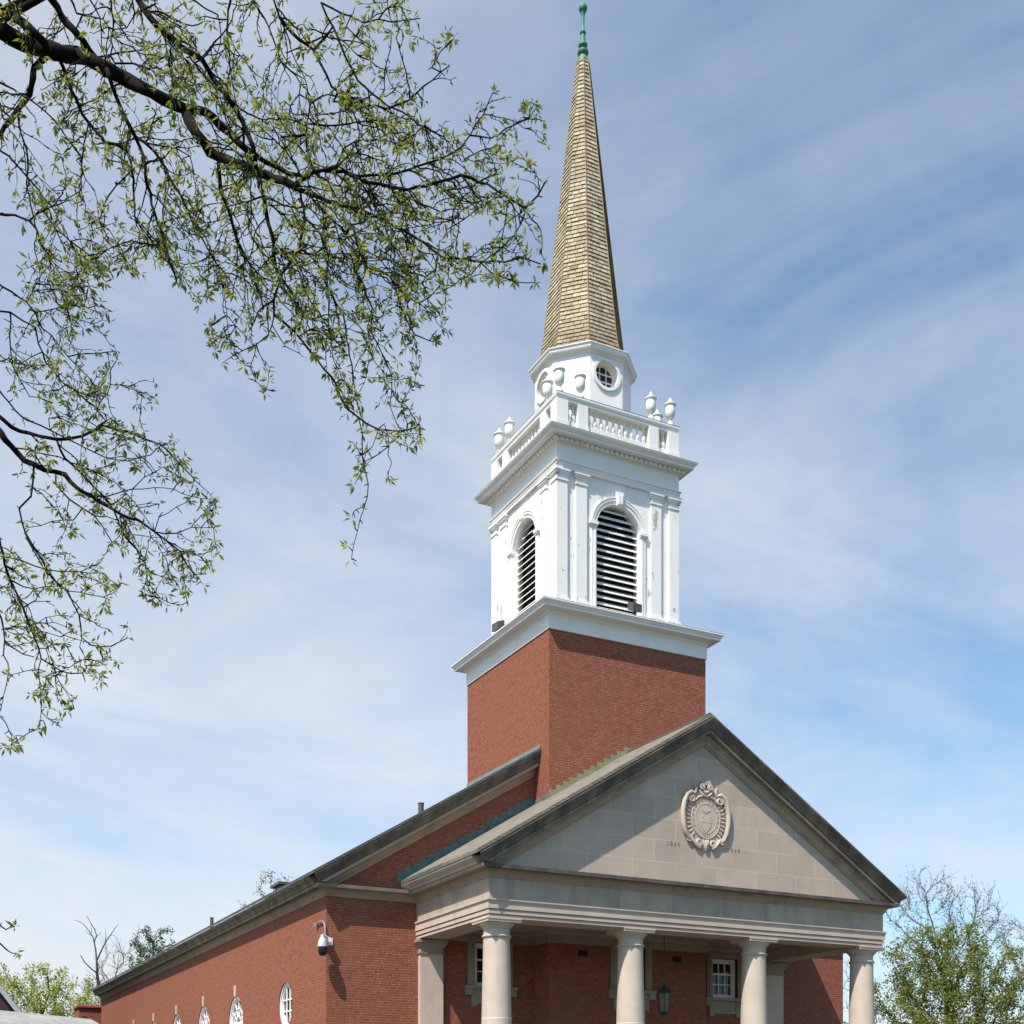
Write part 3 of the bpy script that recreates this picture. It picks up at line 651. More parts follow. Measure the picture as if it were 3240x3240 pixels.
# ------------------------------------------------------------------ belfry
def face(k, h):
    """wall k (0 front, 1 right, 2 back, 3 left) at distance h from the tower axis: (a, z, d inward) -> xyz"""
    c_, s_ = [(1, 0), (0, 1), (-1, 0), (0, -1)][k]
    return lambda a, z, d: (CX + a*c_ + (h-d)*s_, CY + a*s_ - (h-d)*c_, z)
BH = 2.075
LOUV = arch(0, .77, 14.86, 17.24, 24)
w = MB()
for k in range(4):
    fn = face(k, BH)
    w.holed([(-BH, 14.36), (BH, 14.36), (BH, 18.9), (-BH, 18.9)], [LOUV], fn); reveal(w, LOUV, fn, .36)
w.sweep([(0, 14.36), (.13, 14.36), (.13, 14.72), (.10, 14.75), (0, 14.77)], sq(BH), True)
belfry = w.build('belfry', M['paint'], church)
for k in range(4):
    fn = face(k, BH)
    l = MB(); z = 14.80
    while z < 18.05:
        hw = .765 if z < 17.2 else math.sqrt(max(.0, .765**2-max(z+.06-17.24, 0)**2))
        if hw > .1: l.prism([(-hw, 0), (hw, 0), (hw, 1), (-hw, 1)], lambda a, t, d, z=z: fn(a, z+t*.125+d, .15+t*.14), 0, .030)
        z += .2
    l.build('louvre', M['paint_trim'], belfry)
    MB().prism([(-.85, 14.80), (.85, 14.80), (.85, 18.15), (-.85, 18.15)], fn, .345, .40).build('louvre_dark_sheet', M['dark'], belfry)  # black sheet; the shade inside the belfry is put into its colour
    t = MB()
    for r0, r1, d0 in ((.97, .77, -.035), (.945, .87, -.06), (.97, .945, -.075)):
        o = arc(0, 17.24, r0, 0, 180, 24); i = arc(0, 17.24, r1, 0, 180, 24)
        O0, I0 = [fn(a, z, d0) for a, z in o], [fn(a, z, d0) for a, z in i]
        t.strip(O0, I0, False); t.strip(O0, [fn(a, z, .01) for a, z in o], False); t.strip(I0, [fn(a, z, .01) for a, z in i], False)
    for sg in (-1, 1):
        for x0, x1, d0 in ((.78, .95, -.04), (.80, .86, -.055)): t.prism([(sg*x0, 14.77), (sg*x1, 14.77), (sg*x1, 17.2), (sg*x0, 17.2)], fn, d0, .01)
        t.prism([(sg*.755, 17.20), (sg*1.0, 17.20), (sg*1.0, 17.25), (sg*.755, 17.25)], fn, -.075, .02)
        t.prism([(sg*.74, 17.25), (sg*1.03, 17.25), (sg*1.03, 17.34), (sg*.74, 17.34)], fn, -.10, .02)
    t.build('arch_surround', M['paint_trim'], belfry)
    kz = MB().prism([(-.095, 17.97), (.095, 17.97), (.135, 18.36), (-.135, 18.36)], fn, -.12, .03)
    for x in (-.055, .055): kz.prism([(x*.8-.03, 18.0), (x*.8+.03, 18.0), (x+.035, 18.30), (x-.035, 18.30)], fn, -.145, -.11)
    kz.build('keystone', M['paint_trim'], belfry)
    for a0, a1 in ((-2.146, -1.79), (-1.50, -1.13), (1.13, 1.50), (1.79, 2.146)):
        e0 = -.0 if abs(a0) < 2.1 else 0
        p = MB().prism([(a0, 14.9), (a1, 14.9), (a1, 18.3), (a0, 18.3)], fn, -.073, .01)
        for z0, z1, e in ((14.72, 14.82, .06), (14.82, 14.87, .045), (14.87, 14.91, .02)): p.prism([(a0-e, z0), (a1+e, z0), (a1+e, z1), (a0-e, z1)], fn, -.073-e, .01)
        p = p.build('pilaster', M['paint'], belfry)
    # capitals share the corner, so each is trimmed to its own face
        q = MB()
        for z0, z1, e in ((18.29, 18.33, .025), (18.33, 18.46, .002), (18.46, 18.50, .03), (18.50, 18.56, .05), (18.56, 18.655, .075)):
            q.prism([(a0-e, z0), (a1+e, z0), (a1+e, z1), (a0-e, z1)], fn, -.073-e, .01)
        q.build('capital', M['paint_trim'], p)
MB().sweep([(-.3, 18.655), (.085, 18.655), (.085, 18.74), (.10, 18.745), (.10, 18.81), (.135, 18.83), (.14, 18.86), (.07, 18.87), (.07, 19.33), (.09, 19.345), (.11, 19.38), (.11, 19.50), (.38, 19.505), (.38, 19.49), (.40, 19.49), (.40, 19.555), (.42, 19.565), (.44, 19.59), (.485, 19.625), (.497, 19.63), (.497, 19.652), (-.8, 19.70)], sq(BH), True).build('belfry_cornice', M['paint_trim'], church)
MB().sweep([(.47, 19.655), (.503, 19.654), (.503, 19.664), (-.7, 19.712)], sq(BH), True).build('cornice_cap_flashing', M['lead'], church)
n = 26
for k in range(4):
    fn = face(k, BH); a0, a1 = -(BH+.10), BH+.205; w_ = (a1-a0)/n
    teeth = [(a0, .10)]
    for i in range(n):
        s0 = a0+w_*i; teeth += [(s0, .165), (s0+w_*.42, .165), (s0+w_*.42, .215), (s0+w_, .215)]
    teeth += [(a1, .10)]
    MB().prism(teeth, lambda a, e, z: fn(a, z, -e), 19.388, 19.498).build('dentil_course', M['paint_trim'], church)

# ------------------------------------------------------------------ balustrade with urns
BA = 1.955                          # centre line of the balustrade
rail = MB().sweep([(-.19, 20.64), (.155, 20.64), (.165, 20.665), (.165, 20.72), (.19, 20.75), (.205, 20.80), (.205, 20.855), (-.16, 20.875), (-.19, 20.83)], sq(BA), True, )
rail.sweep([(-.11, 19.98), (.10, 19.98), (.10, 20.13), (-.11, 20.13)], sq(BA), True)
bal = rail.build('balustrade', M['paint_trim'], church)
MB().sweep([(-.1, 20.872), (.21, 20.857), (.21, 20.868), (-.1, 20.884)], sq(BA), True).build('rail_cap_flashing', M['lead'], bal)
def urn(x, y):
    return MB().lathe([(.12, 20.86), (.12, 20.99), (.10, 21.0), (.085, 21.03), (.05, 21.06), (.042, 21.11), (.05, 21.135), (.085, 21.16), (.12, 21.215), (.145, 21.27), (.155, 21.38), (.152, 21.48), (.140, 21.535), (.15, 21.55), (.182, 21.57), (.185, 21.595), (.165, 21.615), (.11, 21.635), (.07, 21.65), (.048, 21.675), (.062, 21.70), (.055, 21.73), (.03, 21.775), (.008, 21.81), (.003, 21.812)], x, y, 20).build('urn', M['paint_trim'], bal, True)
BALP = [(.055, 20.12), (.055, 20.165), (.035, 20.185), (.05, 20.22), (.062, 20.27), (.055, 20.33), (.034, 20.42), (.030, 20.50), (.042, 20.53), (.030, 20.555), (.048, 20.60), (.052, 20.645)]
for k in range(4):
    fn = face(k, BA)
    for a in (-BA, -1.245, 1.245):
        h = .19 if abs(a) > 1.5 else .17
        x, y, _ = fn(a, 0, 0)
        o = 2.11-BA
        MB().box(x-h, x+h, y-h, y+h, 19.67, 20.66).box(x-h-.02, x+h+.02, y-h-.02, y+h+.02, 19.67, 20.05).build('pier', M['paint_trim'], bal)
        urn(x, y)
    for lo, hi, nb in ((-1.76, -1.42, 2), (-1.07, 1.07, 10), (1.42, 1.76, 2)):
        for i in range(nb):
            x, y, _ = fn(lo+(hi-lo)*(i+.5)/nb, 0, 0)
            MB().lathe([(r_*1.22, z) for r_, z in BALP], x, y, 10).build('baluster', M['paint_trim'], bal, True)

# ------------------------------------------------------------------ drum, spire, finial
DA = 1.40
def octf(k, a):
    t = k*math.pi/4; c_, s_ = math.cos(t), math.sin(t)
    return lambda x, z, d: (CX + x*c_ + (a-d)*s_, CY + x*s_ - (a-d)*c_, z)
def octp(a): r_ = a/math.cos(math.pi/8); return [(CX+r_*math.cos(math.pi/8+k*math.pi/4), CY+r_*math.sin(math.pi/8+k*math.pi/4)) for k in range(8)]
OT = math.tan(math.pi/8)
w = MB(); RZ = 22.28
for k in range(8):
    fn = octf(k, DA); h = DA*OT
    hole = [circle(0, RZ, .40, 36)] if k % 2 == 0 else []
    w.holed([(-h, 19.66), (h, 19.66), (h, 22.9), (-h, 22.9)], hole, fn)
    if hole: reveal(w, hole[0], fn, .26)
drum = w.build('drum', M['paint'], church)
for k in (0, 2, 4, 6):
    fn = octf(k, DA); f = MB()
    for r0, r1, d0, d1 in ((.505, .47, -.03, .01), (.49, .40, -.05, .01)):
        o = circle(0, RZ, r0, 36); i = circle(0, RZ, r1, 36)
        f.strip([fn(a, z, d0) for a, z in o], [fn(a, z, d0) for a, z in i]); f.strip([fn(a, z, d0) for a, z in o], [fn(a, z, .005) for a, z in o]); f.strip([fn(a, z, d0) for a, z in i], [fn(a, z, .02) for a, z in i])
    o = circle(0, RZ, .405, 36); i = circle(0, RZ, .34, 36)
    f.strip([fn(a, z, .20) for a, z in o], [fn(a, z, .20) for a, z in i]); f.strip([fn(a, z, .20) for a, z in i], [fn(a, z, .25) for a, z in i])
    rw = f.build('round_window', M['paint_trim'], drum)
    MB().add([fn(a, z, .245) for a, z in circle(0, RZ, .35, 36)], [tuple(range(36))]).build('pane', M['glass'], rw)
    m = MB()
    for t in (-.115, .115):
        L_ = math.sqrt(.345**2-t*t)
        m.prism([(t-.013, RZ-L_), (t+.013, RZ-L_), (t+.013, RZ+L_), (t-.013, RZ+L_)], fn, .20, .235)
        m.prism([(-L_, RZ+t-.013), (L_, RZ+t-.013), (L_, RZ+t+.013), (-L_, RZ+t+.013)], fn, .196, .231)
    m.build('muntins', M['paint_trim'], rw)
MB().sweep([(-.05, 22.80), (.02, 22.81), (.03, 22.85), (.06, 22.88), (.14, 22.90), (.155, 22.93), (.165, 22.98), (.20, 23.02), (.20, 23.045), (-.28, 23.11)], octp(DA)[::1], True).build('drum_cornice', M['paint_trim'], church)
# courses of tan shingles laid as separate slabs, each course lapping the one below
s = MB(); tint = []
rg = random.Random(3)
z0, z1, a0, a1 = 23.08, 32.86, 1.245, .165
def ap(z):
    a = a0+(a1-a0)*(z-z0)/(z1-z0); t = max(0, 1-(z-z0)/1.1); return a+.06*t*t
N = 74
for i in range(N):
    za = z0+(z1-z0)*i/N; zb = za+(z1-z0)/N*1.06; ra, rb = ap(za)+.022, ap(zb)-.006
    for k in range(8):
        ha, hb = ra*OT, rb*OT; x = -1.0; cuts = [-1.0]
        wd = .24/max(ha, .05)
        x += wd*(.35+.5*rg.random()) if i % 2 else wd*(.7+.4*rg.random())
        while x < 1-.25*wd: cuts.append(x); x += wd*(.85+.3*rg.random())
        cuts.append(1.0)
        for q in range(len(cuts)-1):
            p, r_ = cuts[q], cuts[q+1]; gp = .012/max(ha, .05)
            if q: p += gp*.5
            if q < len(cuts)-2: r_ -= gp*.5
            j = rg.uniform(-.006, .008); fa, fb = octf(k, ra+j), octf(k, rb+j*.3); fi = octf(k, rb-.02); zj = rg.uniform(-.006, .006)
            vs = [fa(p*ha, za+zj, 0), fa(r_*ha, za+zj, 0), fb(r_*hb, zb, 0), fb(p*hb, zb, 0), fi(p*hb, za+zj, 0), fi(r_*hb, za+zj, 0)]
            s.add(vs, [(0, 1, 2, 3), (0, 4, 5, 1)]); c_ = min(1, max(0, rg.gauss(.6, .22))); tint += [c_, c_*.5]
s.mi = tint
spire = s.build('spire', M['slab'], church, recalc=False)
hip = MB()
for x, y in octp(1.0):
    ux, uy = x-CX, y-CY
    hip.tube([(CX+ux*(ap(z)+.012), CY+uy*(ap(z)+.012), z) for z in (z0, z0+.4, z0+.9, z0+2, z1)], [.020]*5, 5)
core = MB().lathe([(ap(z)*1.0, z) for z in (z0, z0+.3, z0+.6, z0+1.1, z1)], CX, CY, 8)
for q in range(len(core.v)):
    x, y, z = core.v[q]; t = math.pi/8; x, y = x-CX, y-CY; f_ = 1/math.cos(t)*.965
    core.v[q] = (CX+(x*math.cos(t)-y*math.sin(t))*f_, CY+(x*math.sin(t)+y*math.cos(t))*f_, z)
core.build('spire_underlay', M['dark'], spire)
hip.build('spire_hips', M['slab'], spire)
fin = [(.20, 32.78), (.185, 32.86), (.15, 32.95), (.115, 33.02), (.11, 33.04), (.15, 33.06), (.175, 33.11), (.172, 33.17), (.13, 33.21), (.085, 33.24), (.075, 33.27), (.10, 33.29), (.14, 33.335), (.142, 33.39), (.11, 33.43), (.075, 33.46), (.068, 33.50), (.075, 33.55), (.062, 33.70), (.075, 33.715), (.098, 33.745), (.098, 33.77), (.07, 33.795), (.055, 33.82), (.048, 34.05), (.052, 34.25), (.07, 34.36), (.085, 34.39), (.07, 34.405), (.105, 34.44), (.135, 34.51), (.132, 34.57), (.10, 34.63), (.05, 34.665), (.02, 34.672)]
MB().lathe(fin, CX, CY, 24).build('finial', M['verdigris'], church, True)

# ------------------------------------------------------------------ things fixed to the church
# dome camera on the corner of the nave
cc = (NL-.20, YN-.30)
k = thing('security_camera', (cc[0], cc[1], 4.0+ZO), 'white and black dome camera bracketed on the brick corner', 'camera')
MB().lathe([(.02, 4.58), (.05, 4.57), (.055, 4.50), (.085, 4.47), (.115, 4.38), (.128, 4.29), (.128, 4.255), (.03, 4.25)], *cc, 24).build('housing', M['silver'], k, True)
MB().lathe([(.122, 4.25), (.122, 4.12), (.105, 4.06), (.07, 4.02), (.03, 4.01)], *cc, 24).build('dome', M['black'], k, True)
MB().box(NL-.02, NL+.17, YN-.035, YN-.002, 4.34, 4.54).tube([(NL+.07, YN-.03, 4.50), (NL-.0, YN-.15, 4.53), (cc[0], cc[1], 4.56)], .032, 8).box(NL-.12, NL+.06, YN-.20, YN-.03, 4.40, 4.53).build('bracket', M['paint_trim'], k)
jy = 32.55
MB().box(NL-.09, NL-.001, jy-.06, jy+.06, 4.93, 5.02).tube([(NL-.05, jy, 4.98), (NL-.05, jy-.2, 5.02), (NL-.05, YN+.12, 5.0), (NL-.05, YN-.02, 4.9), (NL-.05, YN-.06, 4.78), (NL-.05, YN-.08, 4.5)], .022, 8).build('conduit', M['metal'], k, True)
# lantern on a long chain under the porch ceiling
ly = 29.17
k = thing('hanging_lantern', (CX, ly, 2.6+ZO), 'green bronze lantern hanging on a long chain under the porch', 'lantern')
MB().tube([(CX, ly, 3.45), (CX, ly, 5.0)], .012, 6).build('chain', M['lantern'], k)
MB().lathe([(.02, 3.50), (.035, 3.47), (.05, 3.43), (.10, 3.36), (.17, 3.29), (.235, 3.25), (.245, 3.22), (.19, 3.20)], CX, ly, 6).build('cap', M['lantern'], k)
fr = MB(); 
for q in range(6):
    t = math.pi/3*q; fr.tube([(CX+.195*math.cos(t), ly+.195*math.sin(t), 3.22), (CX+.14*math.cos(t), ly+.14*math.sin(t), 2.68)], .016, 5)
fr.lathe([(.15, 2.70), (.155, 2.66), (.10, 2.63), (.03, 2.58)], CX, ly, 6)
fr.build('frame', M['lantern'], k)
MB().lathe([(.182, 3.21), (.130, 2.69)], CX, ly, 6).build('glass', M['pane'], k)
# floodlights standing on the tower cornice
def flood(x, y, rz, label):
    k = thing('floodlight', (x, y, 14.42+ZO), label, 'floodlight', 'floodlights on the tower cornice')
    c_, s_ = math.cos(rz), math.sin(rz)
    T = lambda a, z, d: (x+a*c_-d*s_, y+a*s_+d*c_, z)
    MB().prism([(-.17, 14.60), (.17, 14.60), (.17, 14.84), (-.17, 14.84)], lambda a, z, d: T(a, z+d*.35, d), -.13, .11).build('housing', M['grey'], k)
    MB().prism([(-.14, 14.63), (.14, 14.63), (.14, 14.81), (-.14, 14.81)], lambda a, z, d: T(a, z+d*.35, d), .108, .12).build('lens', M['lens'], k)
    MB().prism([(-.03, 14.38), (.03, 14.38), (.03, 14.62), (-.03, 14.62)], T, -.02, .02).build('bracket', M['grey'], k)
flood(CX+.10, CY-2.82, 0.15, 'grey floodlight in front of the wide louvred opening on the tower ledge')
flood(CX-2.82, CY+.30, -1.45, 'small grey floodlight at the far left end of the tower ledge')
# ------------------------------------------------------------------ trees
def unproject(u, v, d):
    xr = (u-U0)/F_PX*d
    return Vector((xr*CT+d*ST, -xr*ST+d*CT, (V0-v)/F_PX*d))
def project(p):
    d = p[0]*ST+p[1]*CT
    return U0+F_PX*(p[0]*CT-p[1]*ST)/d, V0-F_PX*p[2]/d
class Leaves:
    def __init__(s): s.v = []; s.f = []; s.t = []
    def leaf(s, p, d, n, L, W, tint, curl=.15):
        """a pointed leaf: two facets either side of the midrib"""
        d = d.normalized(); w = d.cross(n)
        w = w.normalized() if w.length > 1e-5 else d.orthogonal().normalized()
        n = w.cross(d); k = len(s.v)
        m = p+d*(L*.45)+n*(L*curl*.6); e = p+d*L-n*(L*curl)
        s.v += [p, m+w*W*.5-n*(W*.2), e, m-w*W*.5-n*(W*.2), m]
        s.f += [(k, k+1, k+4), (k+1, k+2, k+4), (k, k+4, k+3), (k+4, k+2, k+3)]; s.t += [tint]*4
    def build(s, name, mat, parent):
        b = MB(); b.v = [tuple(x) for x in s.v]; b.f = s.f; b.mi = s.t
        return b.build(name, mat, parent, recalc=False)
def rvec(r): 
    while True:
        v = Vector((r.uniform(-1, 1), r.uniform(-1, 1), r.uniform(-1, 1)))
        if .05 < v.length < 1: return v.normalized()

# ---- the locust whose limbs hang into the picture from the left
RG = {'A': (0, 0, .46584), 'B': (900, 0, .46584), 'C': (600, 600, .6211), 'D': (0, 900, .46584), 'E': (0, 1700, .36232), 'F': (0, 2640, .31056)}
TR = """A 56 34|-60,150 0,200 150,290 350,345 600,400 800,510 950,590 1100,670 1250,740
A 34 22|1250,740 1330,900 1420,1030 1560,1090 1700,1150 1800,1185 1932,1230 2040,1290
A 30 12|1250,735 1400,760 1500,860 1600,950 1680,1020 1800,1100 1960,1180 2100,1210
A 30 26|-60,10 0,60 150,150 300,290 370,345
A 22 18|320,-60 450,150 570,280 650,390
A 20 12|890,-70 1020,120 1130,230 1280,350 1370,400 1450,540 1560,680 1650,830 1720,1000 1740,1150 1800,1400 1850,1600 1870,1800
A 22 14|330,370 230,460 200,640 120,740 30,860 -40,1000
A 14 5|380,380 450,530 520,680 560,780 650,890 720,970 850,1000 890,1100 905,1280 915,1470 990,1560 1100,1680
A 17 5|740,500 790,660 840,780 920,930 970,1050 990,1200 1050,1440 1100,1580 1140,1720 1200,1920
A 11 4|960,900 1040,1020 1120,1130 1200,1280 1270,1420 1340,1570 1410,1690 1480,1800 1560,1900
A 16 6|1500,1075 1490,1180 1520,1340 1570,1480 1620,1650 1700,1800 1740,1932 1790,2100
A 9 4|760,-60 770,200 750,380
A 9 4|1570,-50 1540,200 1560,400 1540,600 1560,700
A 9 4|1700,-40 1800,130 1850,250 1910,420
A 9 3|1850,-30 1900,120 1960,260 2010,420
A 7 3|-20,550 100,610 210,680 310,760 410,870 480,970 550,1060 560,1170 540,1300 440,1360 330,1370
A 8 3|130,740 130,860 170,980 190,1100 180,1250 210,1400 240,1530 270,1660 370,1790 440,1900
A 8 3|-20,990 60,1060 130,1140 200,1220 270,1300 300,1440 380,1560 480,1640 590,1720 700,1800 750,1850
A 10 4|-30,1450 100,1460 200,1500 250,1560 300,1700 420,1780
A 6 3|890,1130 790,1260 700,1400 720,1600 800,1650
A 7 3|700,390 880,350 1000,330 1130,300
A 7 3|780,430 900,430 1020,470 1120,560 1200,660
A 8 3|470,-30 520,90 700,130 760,240
A 7 3|900,-30 915,100 860,190 770,200
A 8 3|1370,395 1440,310 1530,290
A 8 3|1200,690 1240,590 1350,570 1470,590
A 6 3|600,880 560,1060 555,1270 520,1360
A 7 3|560,860 700,960 820,980 980,930 1100,950 1240,960
A 7 3|1000,950 1090,990 1200,1010 1290,1060
A 6 3|1050,30 1180,210 1150,420 1180,600
A 6 3|1330,10 1480,100 1500,280 1450,420
A 6 3|600,-20 680,120 690,330 720,400
A 6 3|0,700 20,800 90,850
B 14 3|60,1240 200,1170 350,1130 500,1200 700,1190 900,1130 1060,1080 1200,1000 1260,920 1350,780 1415,630
B 14 5|300,1150 400,1160 560,1240 720,1270 840,1290 960,1265 1130,1215 1200,1190 1380,1250 1530,1350 1640,1410 1720,1330 1770,1240
B 6 3|1650,1410 1600,1530 1560,1600 1480,1680 1400,1740 1340,1780
B 5 3|1530,1350 1500,1500 1480,1600 1485,1680
B 15 4|100,1300 300,1370 450,1410 650,1480 800,1560 950,1650 1080,1750 1330,1780 1500,1780 1620,1750 1730,1790
B 5 3|1330,1780 1400,1850 1550,1910 1700,1920
B 5 3|1110,1235 1210,1340 1310,1420 1220,1490 1100,1560
B 12 4|-60,120 0,160 100,270 200,340 260,460 320,590 430,650 560,720 700,740 850,680 940,590 1060,490 1120,450
B 6 3|850,680 830,500 780,330 760,260
B 6 3|680,610 680,480 720,330 725,230
B 10 4|330,180 420,400 500,550 600,640 700,720 800,760 860,800 960,870 1080,930
B 8 3|250,20 330,60 450,110 540,155 640,130 730,150 800,140 880,130
B 6 3|640,130 690,60 760,20
B 5 3|1000,460 1060,350 1140,270
B 8 3|150,990 150,840 350,850 480,830 600,820 700,850 790,960 890,910 950,850
B 6 3|400,1010 480,960 600,950 720,960 800,990
B 6 3|1260,970 1400,940 1560,850 1660,800 1720,720
B 5 3|1220,1080 1340,1020 1470,990
B 8 3|330,690 380,690 480,690 560,740
B 6 3|500,1040 620,1080 700,1100
B 8 3|-20,930 90,980 180,1100 300,1150
B 6 3|20,430 120,530 100,640 40,720 30,860
B 6 3|200,700 230,820 250,1000
B 9 4|120,1340 140,1480 250,1600 300,1740 290,1932
B 9 4|170,1330 280,1450 420,1580 520,1700 580,1850 700,1890 740,1960
B 7 3|650,1480 740,1500 730,1620 690,1730 720,1830
B 7 3|950,1650 1040,1720 1030,1830 960,1880 860,1850 760,1830
B 6 3|900,1380 1060,1440 1180,1420
B 5 3|420,180 500,260 580,300
B 5 3|640,720 760,790 880,810 930,860
B 5 3|560,155 480,250 430,330
C 11 4|600,120 560,300 470,430 430,560 430,640 520,710 620,830 720,950 780,1080 860,1160 960,1220 1060,1230 1150,1210 1170,1195
C 5 2|865,1150 880,1240 880,1360 910,1500 890,1620 855,1740 830,1840 825,1880
C 4 2|960,1220 1010,1250 1060,1290 1110,1310
C 4 2|985,1250 1010,1350 1030,1390 1010,1450
C 4 2|975,1250 930,1310 885,1350
C 8 4|640,330 700,500 780,620 810,800 830,940 850,1060 870,1150
C 10 4|830,180 860,300 900,400 1020,440 1060,540 1100,650 1150,740 1110,795
C 6 3|1070,560 1170,580 1230,540 1280,480
C 5 2|1150,740 1220,770 1240,740
C 8 3|820,330 880,480 930,600 930,740 1000,870 1030,950 1030,1020 1020,1100 1050,1180
C 4 2|1000,930 960,960 900,955
C 3 2|1030,1140 1080,1110
C 7 3|560,420 600,540 680,660 740,760 790,830
C 5 2|420,690 400,740 340,790 270,820 165,885
C 4 2|340,800 310,900 340,980 400,1020
C 6 2|20,150 80,240 150,400 180,560 190,640 150,670 95,690
C 4 2|190,640 280,740 320,790
C 4 2|240,720 180,770
C 4 2|430,720 490,800 570,840
C 6 3|300,60 300,200 370,330 420,430
C 6 3|160,40 240,220 260,330 340,420 420,470
C 5 2|700,380 760,470 860,520 940,500
C 5 2|600,720 640,700 660,730
C 4 2|900,380 960,360 1000,260
D 7 3|-30,-20 80,50 180,120 240,190 290,300 390,400 460,490 540,570 610,640 640,685
D 7 3|-20,180 70,190 160,250 240,290 260,400 310,530 400,640 500,710 590,790 660,850 720,930 800,990
D 5 3|460,490 600,470 720,460 790,455
D 5 3|660,850 730,740 750,680 750,580 790,520
D 4 2|750,690 880,690 960,730 1045,765
D 5 3|560,1030 600,930 660,860
D 15 4|-60,860 0,900 80,970 200,1010 320,1040 450,1050 560,1030 640,990 710,960 800,990 880,1000 980,1050 1090,1085 1150,1140 1220,1220 1300,1300
D 22 4|-60,930 0,1000 80,1100 170,1200 300,1260 440,1290 520,1380 630,1440 740,1510 820,1560 940,1600 1050,1680 1130,1740 1220,1810 1270,1900
D 7 4|340,1265 380,1360 470,1460 560,1520 640,1570 700,1650 760,1750
D 9 4|370,1040 440,1180 540,1270 640,1380 740,1480 800,1600 840,1700 930,1800 980,1860 990,1930
D 5 2|630,1440 760,1430 900,1390 1050,1380 1180,1390 1300,1440 1430,1460
D 4 2|1180,1390 1230,1310 1210,1220
D 4 2|900,1390 980,1310 1110,1240
D 9 4|225,1240 210,1440 130,1520 150,1620 190,1740 240,1830 300,1932
D 7 3|-20,700 60,800 150,900 280,960 400,1020 520,1080 640,1140 780,1190 870,1200 1020,1160 1090,1095
D 5 2|1060,1690 1200,1690 1300,1650 1450,1650
D 4 2|1220,1810 1320,1840 1440,1810
D 4 2|1080,1580 1200,1510 1290,1470
D 5 3|0,1060 100,1110 250,1140 400,1170 560,1230 700,1300 790,1350
D 5 2|570,1520 500,1600 350,1610 200,1650
D 7 3|-30,1660 30,1850 40,1960
D 5 2|240,0 440,10 600,15
D 4 2|300,180 440,140 560,150 720,205
D 4 2|430,130 420,60 400,-10
D 4 2|120,540 250,550 340,560
D 4 2|330,940 330,910 380,900 480,900
D 5 2|60,500 110,600 40,560
D 5 2|820,1560 900,1700 1090,1720
D 5 2|760,1500 860,1420 930,1500 1080,1490
D 6 3|90,240 70,420 90,560 130,640 200,760 320,790
E 11 3|-10,-40 0,60 40,240 90,370 150,500 200,610 260,770 300,870 340,970 360,1060 440,1110 540,1170 620,1190 720,1185 750,1150
E 9 3|220,-40 290,80 370,200 430,320 500,400 590,470 640,580 690,680 705,780 715,880 790,940 870,955 970,950 1050,910 1120,875
E 3 2|710,890 695,960 740,1040 740,1120 800,1170 870,1190
E 3 2|740,1040 810,1075 900,1090
E 4 2|590,470 700,480 800,505 900,520 980,490 1050,430 1060,395
E 4 2|700,480 760,440 810,420
E 8 3|-20,640 30,800 40,900 90,950 200,1020 300,1045
E 5 2|35,890 30,1030 70,1100 75,1180 55,1290 30,1390 10,1490 -20,1540
E 4 2|350,1060 335,1150 345,1260 355,1390 360,1520 350,1600 320,1680
E 4 2|-10,1530 50,1620 80,1690 130,1750 170,1800
E 6 2|40,160 180,200 300,250 430,290 560,300 700,300 780,270 850,240
E 4 2|700,300 780,315 880,315
E 6 2|60,390 200,430 300,450 400,430 500,430
E 5 2|20,770 200,780 280,800 400,830 530,870 650,800
E 4 2|60,450 110,560 160,580 170,650 230,750
E 4 2|360,1060 440,1110 600,1140 680,1090 740,1060
E 6 2|1050,-60 1100,0 1170,70 1255,180 1275,280 1285,370 1340,460 1410,540 1500,580 1590,590
E 3 2|1285,320 1400,340 1480,320
E 3 2|1280,375 1240,470 1270,500
E 5 2|1330,-60 1400,0 1530,110 1600,190 1650,270 1690,320
E 3 2|1530,110 1650,130 1760,170 1830,110
E 3 2|1340,-20 1420,150 1420,240 1460,300 1490,380
E 4 2|250,620 300,560 400,560 480,600
E 4 2|300,750 400,700 520,680
E 4 2|330,980 400,970 460,930 560,930
F 6 3|-60,900 0,930 60,970 110,950 150,940
F 7 3|-80,1090 0,1110 60,1170 120,1210 170,1210"""
CROWN = [(-300,-300),(1270,-300),(1290,10),(1320,60),(1445,110),(1440,280),(1560,300),(1715,330),(1750,590),(1720,900),(1560,885),(1440,900),(1420,1080),(1330,1090),(1330,1390),(1260,1470),(1200,1640),(1155,1780),(1085,1780),(1130,1480),(1090,1280),(960,1070),(880,1090),(840,1260),(780,1230),(760,1150),(690,1160),(640,980),(590,900),(500,890),(330,840),(345,1000),(390,1150),(490,1180),(480,1300),(620,1480),(690,1590),(690,1760),(610,1930),(540,1930),(415,1860),(420,2030),(345,2140),(160,2320),(60,2360),(-300,2420)]
def inside(u, v, poly=CROWN):
    c = False; j = len(poly)-1
    for i in range(len(poly)):
        a, b = poly[i], poly[j]
        if (a[1] > v) != (b[1] > v) and u < (b[0]-a[0])*(v-a[1])/(b[1]-a[1])+a[0]: c = not c
        j = i
    return c
tr = random.Random(11)
trunk_xy = unproject(-1350, 2000, 9.3); trunk_xy.z = 0
locust = thing('locust_tree', (trunk_xy.x, trunk_xy.y, 0), 'tall locust tree with dark drooping limbs and young leaves hanging in from the left', 'tree')
wood = MB(); lv = Leaves(); placed = []            # (u, v, depth) of every traced node, to join branches
twig_src = []
